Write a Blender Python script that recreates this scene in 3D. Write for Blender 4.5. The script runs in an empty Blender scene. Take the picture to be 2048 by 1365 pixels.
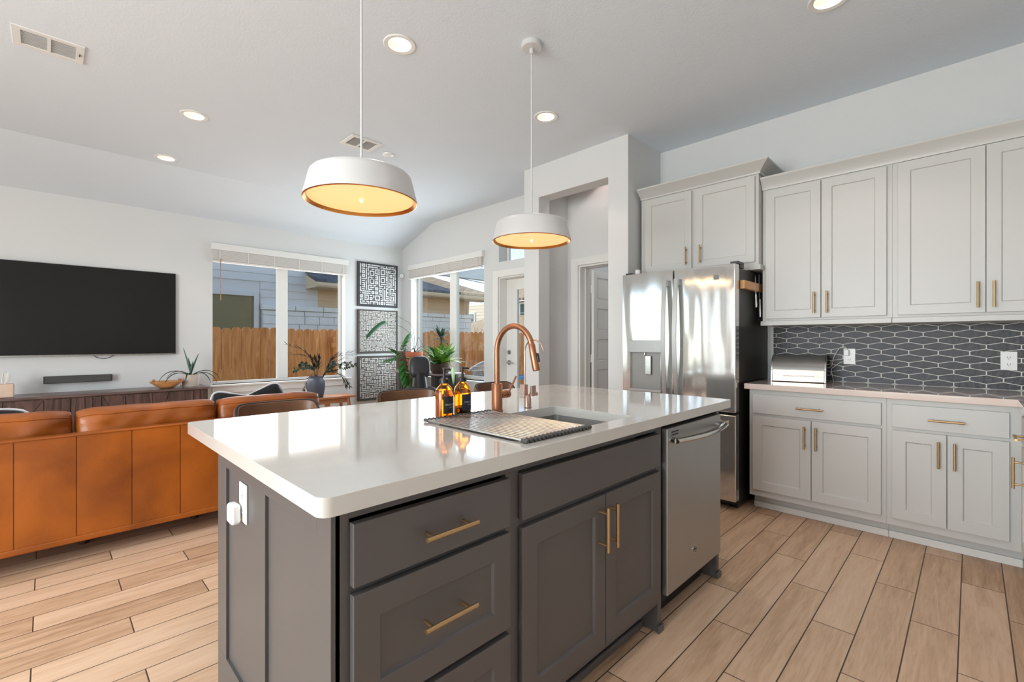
import bpy, bmesh, math, random
from mathutils import Vector, Matrix, noise
R = math.radians
random.seed(7)
C = bpy.context.scene.collection
SC = bpy.context.scene

# ------------------------------------------------------------------ camera, world, sun, exposure
EYE = 1.22
cam_d = bpy.data.cameras.new('camera'); cam = bpy.data.objects.new('camera', cam_d); C.objects.link(cam)
cam.location = (0, 0, EYE); cam.rotation_euler = (R(90), 0, R(-45.2))
cam_d.sensor_width = 36; cam_d.lens = 925 / 2048 * 36; cam_d.clip_start = .05; cam_d.clip_end = 300
SC.camera = cam
SC.view_settings.view_transform = 'Standard'; SC.view_settings.look = 'None'
SC.view_settings.gamma = 1; SC.view_settings.use_curve_mapping = False
SC.view_settings.exposure = 0.12
SC.cycles.use_denoising = True
SC.cycles.max_bounces = 9; SC.cycles.diffuse_bounces = 5; SC.cycles.glossy_bounces = 4
SC.cycles.transmission_bounces = 8; SC.cycles.transparent_max_bounces = 8
SC.cycles.sample_clamp_indirect = 6; SC.cycles.caustics_reflective = False; SC.cycles.caustics_refractive = False
W = bpy.data.worlds.new('world'); SC.world = W; W.use_nodes = True
nt = W.node_tree; nt.nodes.clear()
wo = nt.nodes.new('ShaderNodeOutputWorld'); bg = nt.nodes.new('ShaderNodeBackground')
sky = nt.nodes.new('ShaderNodeTexSky'); sky.sky_type = 'NISHITA'; sky.sun_disc = False
sky.sun_elevation = R(50); sky.sun_rotation = R(-45); sky.air_density = .7; sky.dust_density = 0.0; sky.ozone_density = 2.0
hs = nt.nodes.new('ShaderNodeHueSaturation'); hs.inputs['Saturation'].default_value = .75
nt.links.new(sky.outputs[0], hs.inputs['Color']); nt.links.new(hs.outputs[0], bg.inputs[0]); nt.links.new(bg.outputs[0], wo.inputs[0])
SKY_S = .34
bg.inputs[1].default_value = SKY_S

def lamp(kind, name, loc, energy, color=(1, 1, 1), rot=(0, 0, 0), **kw):
    d = bpy.data.lights.new(name, kind); d.energy = energy; d.color = color
    for k, v in kw.items(): setattr(d, k, v)
    o = bpy.data.objects.new(name, d); C.objects.link(o); o.location = loc; o.rotation_euler = rot
    return o
sv = Vector((-.45, .42, .78)).normalized()     # towards the sun
s_ = lamp('SUN', 'sun', (0, 0, 20), 2.6, (1, .95, .87), angle=R(.6)); s_.rotation_euler = sv.to_track_quat('Z', 'Y').to_euler()

# fill lamps at added unseen windows, then daylight at the garden and patio windows
def daylight(name, loc, rot, sx, sy, e, col=(.76, .88, 1)):
    return lamp('AREA', name, loc, e, col, rot, shape='RECTANGLE', size=sx, size_y=sy)
daylight('fill_rear_window', (-2.1, -3.12, 1.45), (R(90), 0, 0), 1.3, 2.0, 8, (.95, .97, 1))
daylight('fill_side_window', (-3.52, 1.45, 1.45), (R(90), 0, R(-90)), 2.9, 2.2, 225, (.93, .98, .98))
daylight('fill_fridge_reflection', (-3.785, 5.6, 1.45), (R(90), 0, R(-90)), 1.8, 2.0, 6)  # unseen lamp added to brighten the fridge's left door
daylight('fill_fridge_streaks', (-3.785, 3.75, 1.45), (R(90), 0, R(-90)), .8, 1.9, 34)  # unseen lamp added for bright streaks in the fridge doors
for x_, w_ in ((1.90, .76), (2.81, .75)): daylight('daylight_garden_window', (x_, 6.895, 1.45), (R(90), 0, R(180)), w_, 1.5, 9.5, (1, .92, .85))
for y_, w_ in ((5.14, .68), (6.06, .78)): daylight('daylight_patio_window', (4.335, y_, 1.45), (R(90), 0, R(90)), w_, 1.5, 21, (.84, .95, 1))
CAN_W = 12.0; PEND_W = 1.6

# ------------------------------------------------------------------ materials
def lin(c):
    out = []
    for v in c[:3]:
        v = v / 255.
        out.append(v / 12.92 if v <= .04045 else ((v + .055) / 1.055) ** 2.4)
    return tuple(out) + (1,)
def nn(t, kind, **kw):
    n = t.nodes.new(kind)
    for k, v in kw.items(): setattr(n, k, v)
    return n
def L(t, a, b): t.links.new(a, b)
def base_mat(name):
    m = bpy.data.materials.new(name); m.use_nodes = True
    t = m.node_tree; return m, t, t.nodes['Principled BSDF']
def coords(t, scale=(1, 1, 1), kind='Object'):
    tc = nn(t, 'ShaderNodeTexCoord'); mp = nn(t, 'ShaderNodeMapping'); mp.inputs['Scale'].default_value = scale
    L(t, tc.outputs[kind], mp.inputs['Vector']); return mp.outputs[0]
def mat(name, c, rough=.5, metal=0, spec=.5, var=.06, nscale=8, stretch=(1, 1, 1), bump=0, bscale=60, coat=0, **kw):
    """base colour with a little procedural variation and an optional bump"""
    m, t, b = base_mat(name)
    v = coords(t, stretch)
    n = nn(t, 'ShaderNodeTexNoise'); n.inputs['Scale'].default_value = nscale; n.inputs['Detail'].default_value = 4
    L(t, v, n.inputs['Vector'])
    mx = nn(t, 'ShaderNodeMix', data_type='RGBA')
    cl = lin(c)
    mx.inputs[6].default_value = tuple(x * (1 - var) for x in cl[:3]) + (1,)
    mx.inputs[7].default_value = tuple(min(1, x * (1 + var)) for x in cl[:3]) + (1,)
    L(t, n.outputs['Fac'], mx.inputs[0]); L(t, mx.outputs[2], b.inputs['Base Color'])
    b.inputs['Roughness'].default_value = rough; b.inputs['Metallic'].default_value = metal
    b.inputs['Specular IOR Level'].default_value = spec
    if coat: b.inputs['Coat Weight'].default_value = coat; b.inputs['Coat Roughness'].default_value = .08
    if bump:
        n2 = nn(t, 'ShaderNodeTexNoise'); n2.inputs['Scale'].default_value = bscale; n2.inputs['Detail'].default_value = 5
        L(t, v, n2.inputs['Vector'])
        bp = nn(t, 'ShaderNodeBump'); bp.inputs['Strength'].default_value = bump; bp.inputs['Distance'].default_value = .01
        L(t, n2.outputs['Fac'], bp.inputs['Height']); L(t, bp.outputs[0], b.inputs['Normal'])
    for k, v_ in kw.items(): b.inputs[k].default_value = v_
    return m
def emit(name, c, s, base=(230, 225, 210)):
    m, t, b = base_mat(name)
    b.inputs['Base Color'].default_value = lin(base); b.inputs['Emission Color'].default_value = lin(c)
    b.inputs['Emission Strength'].default_value = s; return m
def mathn(t, op, a, b=None, c=None):
    n = nn(t, 'ShaderNodeMath', operation=op)
    for i, q in enumerate((a, b, c)):
        if q is None: continue
        if isinstance(q, (int, float)): n.inputs[i].default_value = q
        else: L(t, q, n.inputs[i])
    return n.outputs[0]
def ramp(t, fac, stops):
    r = nn(t, 'ShaderNodeValToRGB'); e = r.color_ramp.elements
    while len(e) < len(stops): e.new(.5)
    for i, (p, c) in enumerate(stops): e[i].position = p; e[i].color = lin(c)
    L(t, fac, r.inputs[0]); return r.outputs[0]

def floor_mat():
    m, t, b = base_mat('wood_look_tile')
    tc = nn(t, 'ShaderNodeTexCoord'); sp = nn(t, 'ShaderNodeSeparateXYZ'); L(t, tc.outputs['Object'], sp.inputs[0])
    x, y = sp.outputs[0], sp.outputs[1]
    v = mathn(t, 'DIVIDE', mathn(t, 'SUBTRACT', y, .036), .153)
    row = mathn(t, 'FLOOR', v); fv = mathn(t, 'SUBTRACT', v, row)
    u = mathn(t, 'DIVIDE', mathn(t, 'SUBTRACT', mathn(t, 'ADD', x, .04), mathn(t, 'MULTIPLY', row, .3)), .9)
    col = mathn(t, 'FLOOR', u); fu = mathn(t, 'SUBTRACT', u, col)
    ev = mathn(t, 'MULTIPLY', mathn(t, 'SUBTRACT', .5, mathn(t, 'ABSOLUTE', mathn(t, 'SUBTRACT', fv, .5))), .153)
    eu = mathn(t, 'MULTIPLY', mathn(t, 'SUBTRACT', .5, mathn(t, 'ABSOLUTE', mathn(t, 'SUBTRACT', fu, .5))), .9)
    d = mathn(t, 'MINIMUM', ev, eu)
    mr = nn(t, 'ShaderNodeMapRange'); L(t, d, mr.inputs[0]); mr.inputs[1].default_value = .0016; mr.inputs[2].default_value = .0028
    tile = mr.outputs[0]
    cx = nn(t, 'ShaderNodeCombineXYZ'); L(t, row, cx.inputs[0]); L(t, col, cx.inputs[1])
    wn = nn(t, 'ShaderNodeTexWhiteNoise'); wn.noise_dimensions = '2D'; L(t, cx.outputs[0], wn.inputs['Vector'])
    rnd = wn.outputs['Value']; rsp = nn(t, 'ShaderNodeSeparateColor'); L(t, wn.outputs['Color'], rsp.inputs[0])
    gx = nn(t, 'ShaderNodeCombineXYZ')
    L(t, mathn(t, 'ADD', mathn(t, 'MULTIPLY', x, 1.1), mathn(t, 'MULTIPLY', rnd, 37)), gx.inputs[0])
    L(t, mathn(t, 'ADD', mathn(t, 'MULTIPLY', y, 11), mathn(t, 'MULTIPLY', rsp.outputs[1], 19)), gx.inputs[1])
    g1 = nn(t, 'ShaderNodeTexNoise'); g1.inputs['Scale'].default_value = 1.6; g1.inputs['Detail'].default_value = 6; g1.inputs['Distortion'].default_value = 1.3
    L(t, gx.outputs[0], g1.inputs['Vector'])
    g2 = nn(t, 'ShaderNodeTexNoise'); g2.inputs['Scale'].default_value = 9; g2.inputs['Detail'].default_value = 8; g2.inputs['Distortion'].default_value = .6
    L(t, gx.outputs[0], g2.inputs['Vector'])
    f = mathn(t, 'ADD', mathn(t, 'MULTIPLY', g1.outputs['Fac'], .55), mathn(t, 'MULTIPLY', g2.outputs['Fac'], .35))
    f = mathn(t, 'ADD', f, mathn(t, 'MULTIPLY', mathn(t, 'SUBTRACT', rnd, .5), .26))
    cr = ramp(t, f, [(.2, (168, 134, 104)), (.38, (202, 167, 136)), (.52, (220, 186, 155)), (.72, (231, 202, 174))])
    mx = nn(t, 'ShaderNodeMix', data_type='RGBA'); L(t, tile, mx.inputs[0]); mx.inputs[6].default_value = lin((74, 60, 50)); L(t, cr, mx.inputs[7])
    L(t, mx.outputs[2], b.inputs['Base Color'])
    rr = nn(t, 'ShaderNodeMapRange'); L(t, g2.outputs['Fac'], rr.inputs[0]); rr.inputs[3].default_value = .34; rr.inputs[4].default_value = .52
    L(t, rr.outputs[0], b.inputs['Roughness']); b.inputs['Specular IOR Level'].default_value = .35
    bp = nn(t, 'ShaderNodeBump'); bp.inputs['Strength'].default_value = .35; bp.inputs['Distance'].default_value = .002
    L(t, mathn(t, 'ADD', tile, mathn(t, 'MULTIPLY', g2.outputs['Fac'], .15)), bp.inputs['Height']); L(t, bp.outputs[0], b.inputs['Normal'])
    return m
def wood(name, dark, light, scale=1, axis='X', rough=.45, ring=9):
    m, t, b = base_mat(name)
    st = {'X': (1.2, 12, 12), 'Y': (12, 1.2, 12), 'Z': (12, 12, 1.2)}[axis]
    v = coords(t, tuple(s * scale for s in st))
    n = nn(t, 'ShaderNodeTexNoise'); n.inputs['Scale'].default_value = 1.5; n.inputs['Detail'].default_value = 7; n.inputs['Distortion'].default_value = 1.6
    L(t, v, n.inputs['Vector'])
    mid = tuple((a + c) / 2 for a, c in zip(dark, light))
    L(t, ramp(t, n.outputs['Fac'], [(.3, dark), (.5, mid), (.72, light)]), b.inputs['Base Color'])
    b.inputs['Roughness'].default_value = rough
    bp = nn(t, 'ShaderNodeBump'); bp.inputs['Strength'].default_value = .15; bp.inputs['Distance'].default_value = .004
    L(t, n.outputs['Fac'], bp.inputs['Height']); L(t, bp.outputs[0], b.inputs['Normal'])
    return m
def steel(name, c, rough=.22, wave=0.0, brush=(3, 3, 120), bumpd=.0006, bs=.25):
    m, t, b = base_mat(name)
    v = coords(t, brush)
    n = nn(t, 'ShaderNodeTexNoise'); n.inputs['Scale'].default_value = 6; n.inputs['Detail'].default_value = 6
    L(t, v, n.inputs['Vector'])
    mr = nn(t, 'ShaderNodeMapRange'); L(t, n.outputs['Fac'], mr.inputs[0]); mr.inputs[3].default_value = rough * .8; mr.inputs[4].default_value = rough * 1.3
    L(t, mr.outputs[0], b.inputs['Roughness']); b.inputs['Metallic'].default_value = 1
    b.inputs['Base Color'].default_value = lin(c)
    h = mathn(t, 'MULTIPLY', n.outputs['Fac'], 1)
    bp = nn(t, 'ShaderNodeBump'); bp.inputs['Strength'].default_value = bs; bp.inputs['Distance'].default_value = bumpd
    L(t, h, bp.inputs['Height']); last = bp.outputs[0]
    if wave:
        v2 = coords(t, (1, 1.5, .28)); w = nn(t, 'ShaderNodeTexNoise'); w.inputs['Scale'].default_value = 5; w.inputs['Detail'].default_value = 1
        L(t, v2, w.inputs['Vector'])
        b2 = nn(t, 'ShaderNodeBump'); b2.inputs['Strength'].default_value = 1; b2.inputs['Distance'].default_value = wave
        L(t, w.outputs['Fac'], b2.inputs['Height']); L(t, last, b2.inputs['Normal']); last = b2.outputs[0]
    L(t, last, b.inputs['Normal'])
    return m
def leather(name, c, dark, rough=.42):
    m, t, b = base_mat(name)
    v = coords(t)
    n = nn(t, 'ShaderNodeTexNoise'); n.inputs['Scale'].default_value = 2.6; n.inputs['Detail'].default_value = 8; n.inputs['Distortion'].default_value = .7
    L(t, v, n.inputs['Vector'])
    L(t, ramp(t, n.outputs['Fac'], [(.3, dark), (.6, c), (.8, tuple(min(255, q * 1.12) for q in c))]), b.inputs['Base Color'])
    vo = nn(t, 'ShaderNodeTexVoronoi'); vo.inputs['Scale'].default_value = 160; L(t, v, vo.inputs['Vector'])
    bp = nn(t, 'ShaderNodeBump'); bp.inputs['Strength'].default_value = .2; bp.inputs['Distance'].default_value = .001
    L(t, vo.outputs['Distance'], bp.inputs['Height']); L(t, bp.outputs[0], b.inputs['Normal'])
    b.inputs['Roughness'].default_value = rough
    return m
def glass(name, c=(255, 255, 255), rough=0, ior=1.45):
    m, t, b = base_mat(name)
    b.inputs['Base Color'].default_value = lin(c); b.inputs['Roughness'].default_value = rough
    b.inputs['Transmission Weight'].default_value = 1; b.inputs['IOR'].default_value = ior
    return m
def pane_mat():
    m = bpy.data.materials.new('window_glass'); m.use_nodes = True; t = m.node_tree; t.nodes.clear()
    o = nn(t, 'ShaderNodeOutputMaterial'); mx = nn(t, 'ShaderNodeMixShader'); tr = nn(t, 'ShaderNodeBsdfTransparent'); gl = nn(t, 'ShaderNodeBsdfGlossy')
    tr.inputs[0].default_value = (.95, .97, .96, 1); gl.inputs['Roughness'].default_value = .02
    lw = nn(t, 'ShaderNodeLayerWeight'); f5 = mathn(t, 'POWER', lw.outputs['Facing'], 5.0)
    L(t, mathn(t, 'ADD', mathn(t, 'MULTIPLY', f5, .6), .02), mx.inputs[0]); L(t, tr.outputs[0], mx.inputs[1]); L(t, gl.outputs[0], mx.inputs[2]); L(t, mx.outputs[0], o.inputs[0])
    return m
def lap_mat(name, c):
    return mat(name, c, .7, var=.05, nscale=3)
def shingle_mat(name, c1, c2):
    m, t, b = base_mat(name)
    br = nn(t, 'ShaderNodeTexBrick'); br.inputs['Scale'].default_value = 3.2; br.inputs['Brick Width'].default_value = 1.0; br.inputs['Row Height'].default_value = .45
    br.inputs['Mortar Size'].default_value = .03
    br.inputs['Color1'].default_value = lin(c1); br.inputs['Color2'].default_value = lin(c2); br.inputs['Mortar'].default_value = lin(tuple(q * .6 for q in c1))
    L(t, coords(t), br.inputs['Vector']); L(t, br.outputs[0], b.inputs['Base Color']); b.inputs['Roughness'].default_value = .9
    return m

M = dict(
    wall=mat('wall_paint', (216, 217, 217), .75, var=.012, nscale=2, bump=.05, bscale=180),
    ceil=mat('ceiling_paint', (220, 228, 236), .85, var=.015, nscale=3, bump=.12, bscale=90),
    trim=mat('trim_paint', (230, 229, 226), .4, var=.01),
    cab=mat('white_cabinet_paint', (197, 196, 193), .38, var=.012, nscale=3),
    grey=mat('charcoal_cabinet_paint', (86, 83, 82), .4, var=.04, nscale=3),
    dark=mat('matte_black', (18, 18, 19), .7, var=.1),  # matte near-black for the dishwasher tub and kick plate
    quartz=mat('white_quartz', (200, 198, 193), .07, spec=.55, var=.025, nscale=40, coat=.3),
    quartz2=mat('pink_lit_quartz', (222, 205, 197), .05, coat=.4, spec=.6, var=.03, nscale=40),  # same white quartz, with the pinkish light put into its colour
    brass=steel('brushed_brass', (184, 154, 114), .4),
    steel=steel('brushed_steel', (218, 217, 214), .1, wave=.006, brush=(40, 40, 1), bs=.03),
    steelp=steel('plain_brushed_steel', (178, 179, 178), .4, brush=(60, 60, 2), bs=.04),
    warms=steel('warm_brushed_steel', (176, 158, 146), .3, brush=(60, 2, 60), bs=.04),
    steelh=steel('polished_steel', (200, 200, 198), .14),
    sink=mat('sink_steel', (150, 149, 146), .42, metal=.55, var=.05, nscale=20, stretch=(4, 60, 60)),
    copper=steel('brushed_copper', (168, 116, 88), .36, brush=(80, 80, 3)),
    rose=steel('rose_nickel', (196, 168, 156), .28, brush=(80, 80, 3)),
    nickel=steel('satin_nickel', (178, 176, 172), .25),
    fside=mat('charcoal_fridge_side', (44, 43, 42), .4, var=.08, nscale=5),
    rubber=mat('dark_silicone', (72, 72, 70), .6, var=.1),
    black=mat('black_plastic', (22, 22, 24), .35, var=.1),
    plastic=mat('white_plastic', (236, 236, 236), .3, var=.01),
    gloss=mat('tv_screen', (34, 34, 34), .16, spec=.22, var=.05),
    leather=leather('tan_leather', (160, 84, 14), (114, 54, 6)),
    leather2=leather('distressed_brown_leather', (124, 88, 64), (84, 60, 46), .38),
    bleather=leather('black_leather', (58, 60, 66), (38, 39, 43), .36),
    pendw=mat('white_enamel', (206, 206, 206), .35, var=.01),
    gold=steel('warm_gold_leaf', (232, 160, 84), .3),
    art=mat('charcoal_canvas', (52, 54, 60), .7, var=.12, nscale=12),
    art2=mat('brown_black_canvas', (66, 62, 58), .7, var=.12, nscale=12),
    ink=mat('pale_lettering', (205, 205, 204), .6, var=.05),
    ink2=mat('stone_lettering', (188, 184, 178), .6, var=.08),
    walnut=wood('dark_walnut', (58, 42, 38), (112, 86, 78), 1, 'Z', .4),
    walnut_t=wood('dark_walnut_top', (82, 66, 62), (128, 108, 102), 1, 'X', .3),
    oak=wood('honey_oak', (172, 110, 66), (214, 156, 104), 1, 'X', .5),
    teak=wood('warm_teak', (148, 92, 58), (190, 132, 90), 1, 'X', .45),
    bamboo=wood('bamboo', (196, 138, 84), (226, 172, 116), 2, 'X', .4),
    leg=wood('dark_wood_leg', (58, 36, 22), (92, 60, 38), 1, 'Z', .4),
    cream=mat('cream_travertine', (214, 188, 168), .6, var=.08, nscale=20),
    paper=mat('tissue_paper', (240, 238, 232), .9, var=.02),
    terracotta=mat('terracotta', (196, 106, 74), .75, var=.1, nscale=14),
    vase=mat('blue_grey_stoneware', (78, 82, 96), .5, var=.25, nscale=9, bump=.3, bscale=40),
    potw=mat('speckled_white_pot', (214, 200, 188), .6, var=.12, nscale=50),
    wicker=mat('dark_wicker', (88, 70, 62), .8, var=.4, nscale=60, bump=.8, bscale=90),
    soil=mat('potting_soil', (56, 42, 32), .95, var=.3, nscale=40),
    fluted=mat('fluted_dark_wood', (72, 66, 66), .5, var=.15, nscale=10),
    slab=mat('grey_mauve_stone', (128, 116, 116), .35, var=.1, nscale=8),
    leafg=mat('green_leaf', (60, 118, 50), .45, var=.35, nscale=12, **{'Subsurface Weight': .0}),
    leafy=mat('light_green_leaf', (112, 156, 56), .45, var=.3, nscale=12),
    leafd=mat('dark_green_leaf', (30, 54, 32), .75, var=.35, nscale=12),
    leafk=mat('deep_green_leaf', (44, 96, 58), .35, var=.15, nscale=8),
    leafb=mat('blue_green_leaf', (72, 104, 88), .45, var=.2, nscale=10),
    dry=mat('dried_dark_foliage', (48, 46, 34), .7, var=.4, nscale=20),
    euc=mat('eucalyptus_leaf', (70, 88, 72), .6, var=.3, nscale=20),
    stem=mat('plant_stem', (84, 82, 58), .7, var=.2),
    pillow=mat('black_velvet', (16, 18, 24), .85, var=.2),
    piping=mat('white_cord', (226, 226, 230), .7, var=.03),
    fence=wood('cedar_fence', (190, 116, 60), (238, 170, 104), .8, 'Z', .8),
    siding=lap_mat('pale_blue_siding', (210, 208, 204)),
    siding2=lap_mat('cream_siding', (232, 214, 186)),
    siding3=lap_mat('eave_shade_siding', (206, 176, 142)),  # tan carries the shade under the neighbour's eave
    stone=mat('white_limestone', (222, 222, 218), .85, var=.12, nscale=5, bump=.8, bscale=12),
    mortar=mat('mortar', (206, 202, 194), .9, var=.1),
    roofg=shingle_mat('shaded_slate_shingles', (78, 82, 92), (96, 98, 106)),  # shade put into the colour of the neighbour roof's nearer slope
    rooft=shingle_mat('tan_shingles', (176, 152, 122), (198, 174, 142)),  # sunlight put into the neighbour roof's farther slope; plain tan elsewhere
    soffit=mat('beige_soffit', (214, 192, 160), .7, var=.03),
    grass=mat('dry_lawn', (120, 124, 76), .95, var=.3, nscale=6),
    concrete=mat('patio_concrete', (176, 172, 164), .85, var=.08, nscale=4),
    shade=mat('olive_window_shade', (122, 112, 76), .6, var=.1),
    pane=pane_mat(),
    blind=mat('white_blind_slats', (226, 222, 218), .45, var=.02),
    amber=glass('amber_glass', (250, 184, 70)), amberl=glass('amber_soap', (255, 226, 170), ior=1.34),
    clear=glass('clear_glass'),
    label=mat('black_label', (30, 27, 28), .5, var=.05),
    labelb=mat('navy_label', (30, 34, 50), .5, var=.05),
    tile=mat('charcoal_slate_tile', (46, 47, 54), .45, var=.22, nscale=9, bump=.25, bscale=40),
    grout=mat('white_grout', (232, 229, 224), .8, var=.03),
    floor=floor_mat(),
    canlight=emit('downlight_lens', (255, 246, 232), 3.2),
    baffle=mat('glowing_cream_baffle', (250, 232, 208), .5, var=.01, **{'Emission Color': lin((255, 226, 180)), 'Emission Strength': .25}),  # faint glow stands in for the lens light falling on the baffle
    diffuser=emit('amber_diffuser', (255, 186, 118), .92, (240, 200, 160)),
    hot=emit('lamp_finial', (255, 240, 200), 2.0),
    led=emit('led', (255, 255, 255), .4),
    badge=mat('grey_badge', (138, 138, 138), .5, var=.03),
    vent=mat('vent_grey', (196, 196, 196), .6, var=.03),
    bluep=mat('blue_plastic', (70, 140, 190), .5, var=.05),
    cord=mat('white_cable', (235, 230, 226), .5, var=.02),
)
M['steel'].node_tree.nodes['Principled BSDF'].inputs['Metallic'].default_value = .82
M['leather'].node_tree.nodes['Principled BSDF'].inputs['Coat Weight'].default_value = .08

# ------------------------------------------------------------------ mesh helpers
ORG = {}
class MB:
    def __init__(s): s.v = []; s.f = []
    def add(s, vs, fs):
        o = len(s.v); s.v += [tuple(v) for v in vs]; s.f += [tuple(i + o for i in f) for f in fs]; return s
    def box(s, x0, x1, y0, y1, z0, z1):
        if x0 > x1: x0, x1 = x1, x0
        if y0 > y1: y0, y1 = y1, y0
        if z0 > z1: z0, z1 = z1, z0
        return s.add([(x0, y0, z0), (x1, y0, z0), (x1, y1, z0), (x0, y1, z0), (x0, y0, z1), (x1, y0, z1), (x1, y1, z1), (x0, y1, z1)],
                     [(0, 3, 2, 1), (4, 5, 6, 7), (0, 1, 5, 4), (1, 2, 6, 5), (2, 3, 7, 6), (3, 0, 4, 7)])
    def tube(s, path, rad, seg=12, caps=True, flat=None):
        P = [Vector(p) for p in path]; n = len(P)
        rr = rad if isinstance(rad, (list, tuple)) else [rad] * n
        up = None; rings = []
        for i, p in enumerate(P):
            t = (P[min(i + 1, n - 1)] - P[max(i - 1, 0)]).normalized()
            if up is None:
                a = Vector((0, 0, 1)) if abs(t.z) < .9 else Vector((1, 0, 0)); up = t.cross(a).normalized()
            up = (up - t * up.dot(t)).normalized(); w = t.cross(up)
            rings.append([p + (up * math.cos(2 * math.pi * k / seg) + w * math.sin(2 * math.pi * k / seg) * (flat or 1)) * rr[i] for k in range(seg)])
        vs = [v for r in rings for v in r]; fs = []
        for i in range(n - 1):
            for k in range(seg):
                a = i * seg + k; b = i * seg + (k + 1) % seg; fs.append((a, b, b + seg, a + seg))
        if caps: fs.append(tuple(range(seg))[::-1]); fs.append(tuple((n - 1) * seg + k for k in range(seg)))
        return s.add(vs, fs)
    def cyl(s, p0, p1, r, seg=20, r2=None): return s.tube([p0, p1], [r, r if r2 is None else r2], seg)
    def lathe(s, prof, c=(0, 0, 0), seg=40, cap0=False, cap1=False):
        vs = [(c[0] + r * math.cos(2 * math.pi * k / seg), c[1] + r * math.sin(2 * math.pi * k / seg), c[2] + z) for r, z in prof for k in range(seg)]
        fs = []
        for i in range(len(prof) - 1):
            for k in range(seg):
                a = i * seg + k; b = i * seg + (k + 1) % seg; fs.append((a, b, b + seg, a + seg))
        if cap0: fs.append(tuple(range(seg))[::-1])
        if cap1: fs.append(tuple((len(prof) - 1) * seg + k for k in range(seg)))
        return s.add(vs, fs)
    def prism(s, poly, vec):
        n = len(poly); P = [Vector(p) for p in poly]; V = Vector(vec)
        return s.add(P + [p + V for p in P], [tuple(range(n))[::-1], tuple(range(n, 2 * n))] + [(i, (i + 1) % n, (i + 1) % n + n, i + n) for i in range(n)])
    def quad(s, *ps): return s.add(ps, [tuple(range(len(ps)))])
    def rbox(s, x0, x1, y0, y1, z0, z1, b=.01): # superellipsoid-ish padded box handled through bevel in build
        return s.box(x0, x1, y0, y1, z0, z1)
    def shaker(s, P, U, N, w, h, t=.02, rail=.058, rec=.009):
        """door/drawer front: P lower-left-back corner, U along width, N outward"""
        P = Vector(P); U = Vector(U); N = Vector(N); Z = Vector((0, 0, 1))
        def q(u, z, n): return P + U * u + Z * z + N * n
        o = [(0, 0), (w, 0), (w, h), (0, h)]; e = .0015
        if not rail:
            vs = [q(u, z, 0) for u, z in o] + [q(u, z, t) for u, z in o]
            fs = [(0, 3, 2, 1), (4, 5, 6, 7)] + [(i, (i + 1) % 4, (i + 1) % 4 + 4, i + 4) for i in range(4)]
            return s.add(vs, fs)
        i1 = [(rail, rail), (w - rail, rail), (w - rail, h - rail), (rail, h - rail)]
        r2 = rail + rec * .5
        i2 = [(r2, r2), (w - r2, r2), (w - r2, h - r2), (r2, h - r2)]
        vs = [q(u, z, 0) for u, z in o] + [q(u, z, t) for u, z in o] + [q(u, z, t) for u, z in i1] + [q(u, z, t - rec) for u, z in i2]
        fs = [(0, 3, 2, 1)] + [(i, (i + 1) % 4, (i + 1) % 4 + 4, i + 4) for i in range(4)]
        for a in (4, 8): fs += [(a + i, a + (i + 1) % 4, a + 4 + (i + 1) % 4, a + 4 + i) for i in range(4)]
        fs.append((12, 13, 14, 15))
        return s.add(vs, fs)
    def handle(s, p0, p1, N, proud=.035, r=.006, inset=.022):
        p0 = Vector(p0); p1 = Vector(p1); N = Vector(N); d = (p1 - p0).normalized()
        s.cyl(p0 + N * proud, p1 + N * proud, r, 14)
        for q in (p0 + d * inset, p1 - d * inset): s.cyl(q - N * .001, q + N * proud, r * .8, 10)
        return s
    def leaf(s, base, direction, length, width, droop=.5, seg=8, fold=.25, tip=1.0, side=None):
        """a blade along a drooping spine"""
        b = Vector(base); d = Vector(direction).normalized(); p = b.copy()
        sd = Vector(side) if side else d.cross(Vector((0, 0, 1)))
        if sd.length < .01: sd = Vector((1, 0, 0))
        sd.normalize(); st = length / seg; vs = []; 
        for i in range(seg + 1):
            u = i / seg; w = width * .5 * (math.sin(math.pi * min(1, u ** .8 * .96 + .04)) ** .8 if i < seg else .02)
            nrm = sd.cross(d).normalized()
            vs += [p - sd * w + nrm * w * fold, p.copy(), p + sd * w + nrm * w * fold]
            p = p + d * st; d = (d + Vector((0, 0, -droop * st / length * 2 * (u + .3)))).normalized()
        fs = []
        for i in range(seg):
            a = i * 3; fs += [(a, a + 1, a + 4, a + 3), (a + 1, a + 2, a + 5, a + 4)]
        return s.add(vs, fs)
    def build(s, name, m, parent=None, bevel=0, smooth=38, seg=2, solid=0, sub=0, org=None):
        if parent is not None: o_ = ORG[parent.name]
        elif org is not None: o_ = Vector(org)
        else:
            xs = [v[0] for v in s.v]; ys = [v[1] for v in s.v]; zs = [v[2] for v in s.v]
            o_ = Vector(((min(xs) + max(xs)) / 2, (min(ys) + max(ys)) / 2, min(zs)))
        me = bpy.data.meshes.new(name)
        me.from_pydata([tuple(Vector(v) - o_) for v in s.v], [], s.f); me.validate()
        bm = bmesh.new(); bm.from_mesh(me); bmesh.ops.recalc_face_normals(bm, faces=bm.faces); bm.to_mesh(me); bm.free()
        me.materials.append(m)
        if smooth:
            for p in me.polygons: p.use_smooth = True
            me.set_sharp_from_angle(angle=R(smooth))
        o = bpy.data.objects.new(name, me); C.objects.link(o)
        if parent is not None: o.parent = parent; ORG[o.name] = o_
        else: o.location = o_; ORG[o.name] = o_
        if solid:
            md = o.modifiers.new('solid', 'SOLIDIFY'); md.thickness = solid; md.offset = 0
        if bevel:
            md = o.modifiers.new('bevel', 'BEVEL'); md.width = bevel; md.segments = seg; md.limit_method = 'ANGLE'; md.angle_limit = R(35); md.harden_normals = bool(smooth)
        if sub:
            md = o.modifiers.new('sub', 'SUBSURF'); md.levels = sub; md.render_levels = sub
        return o
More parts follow.
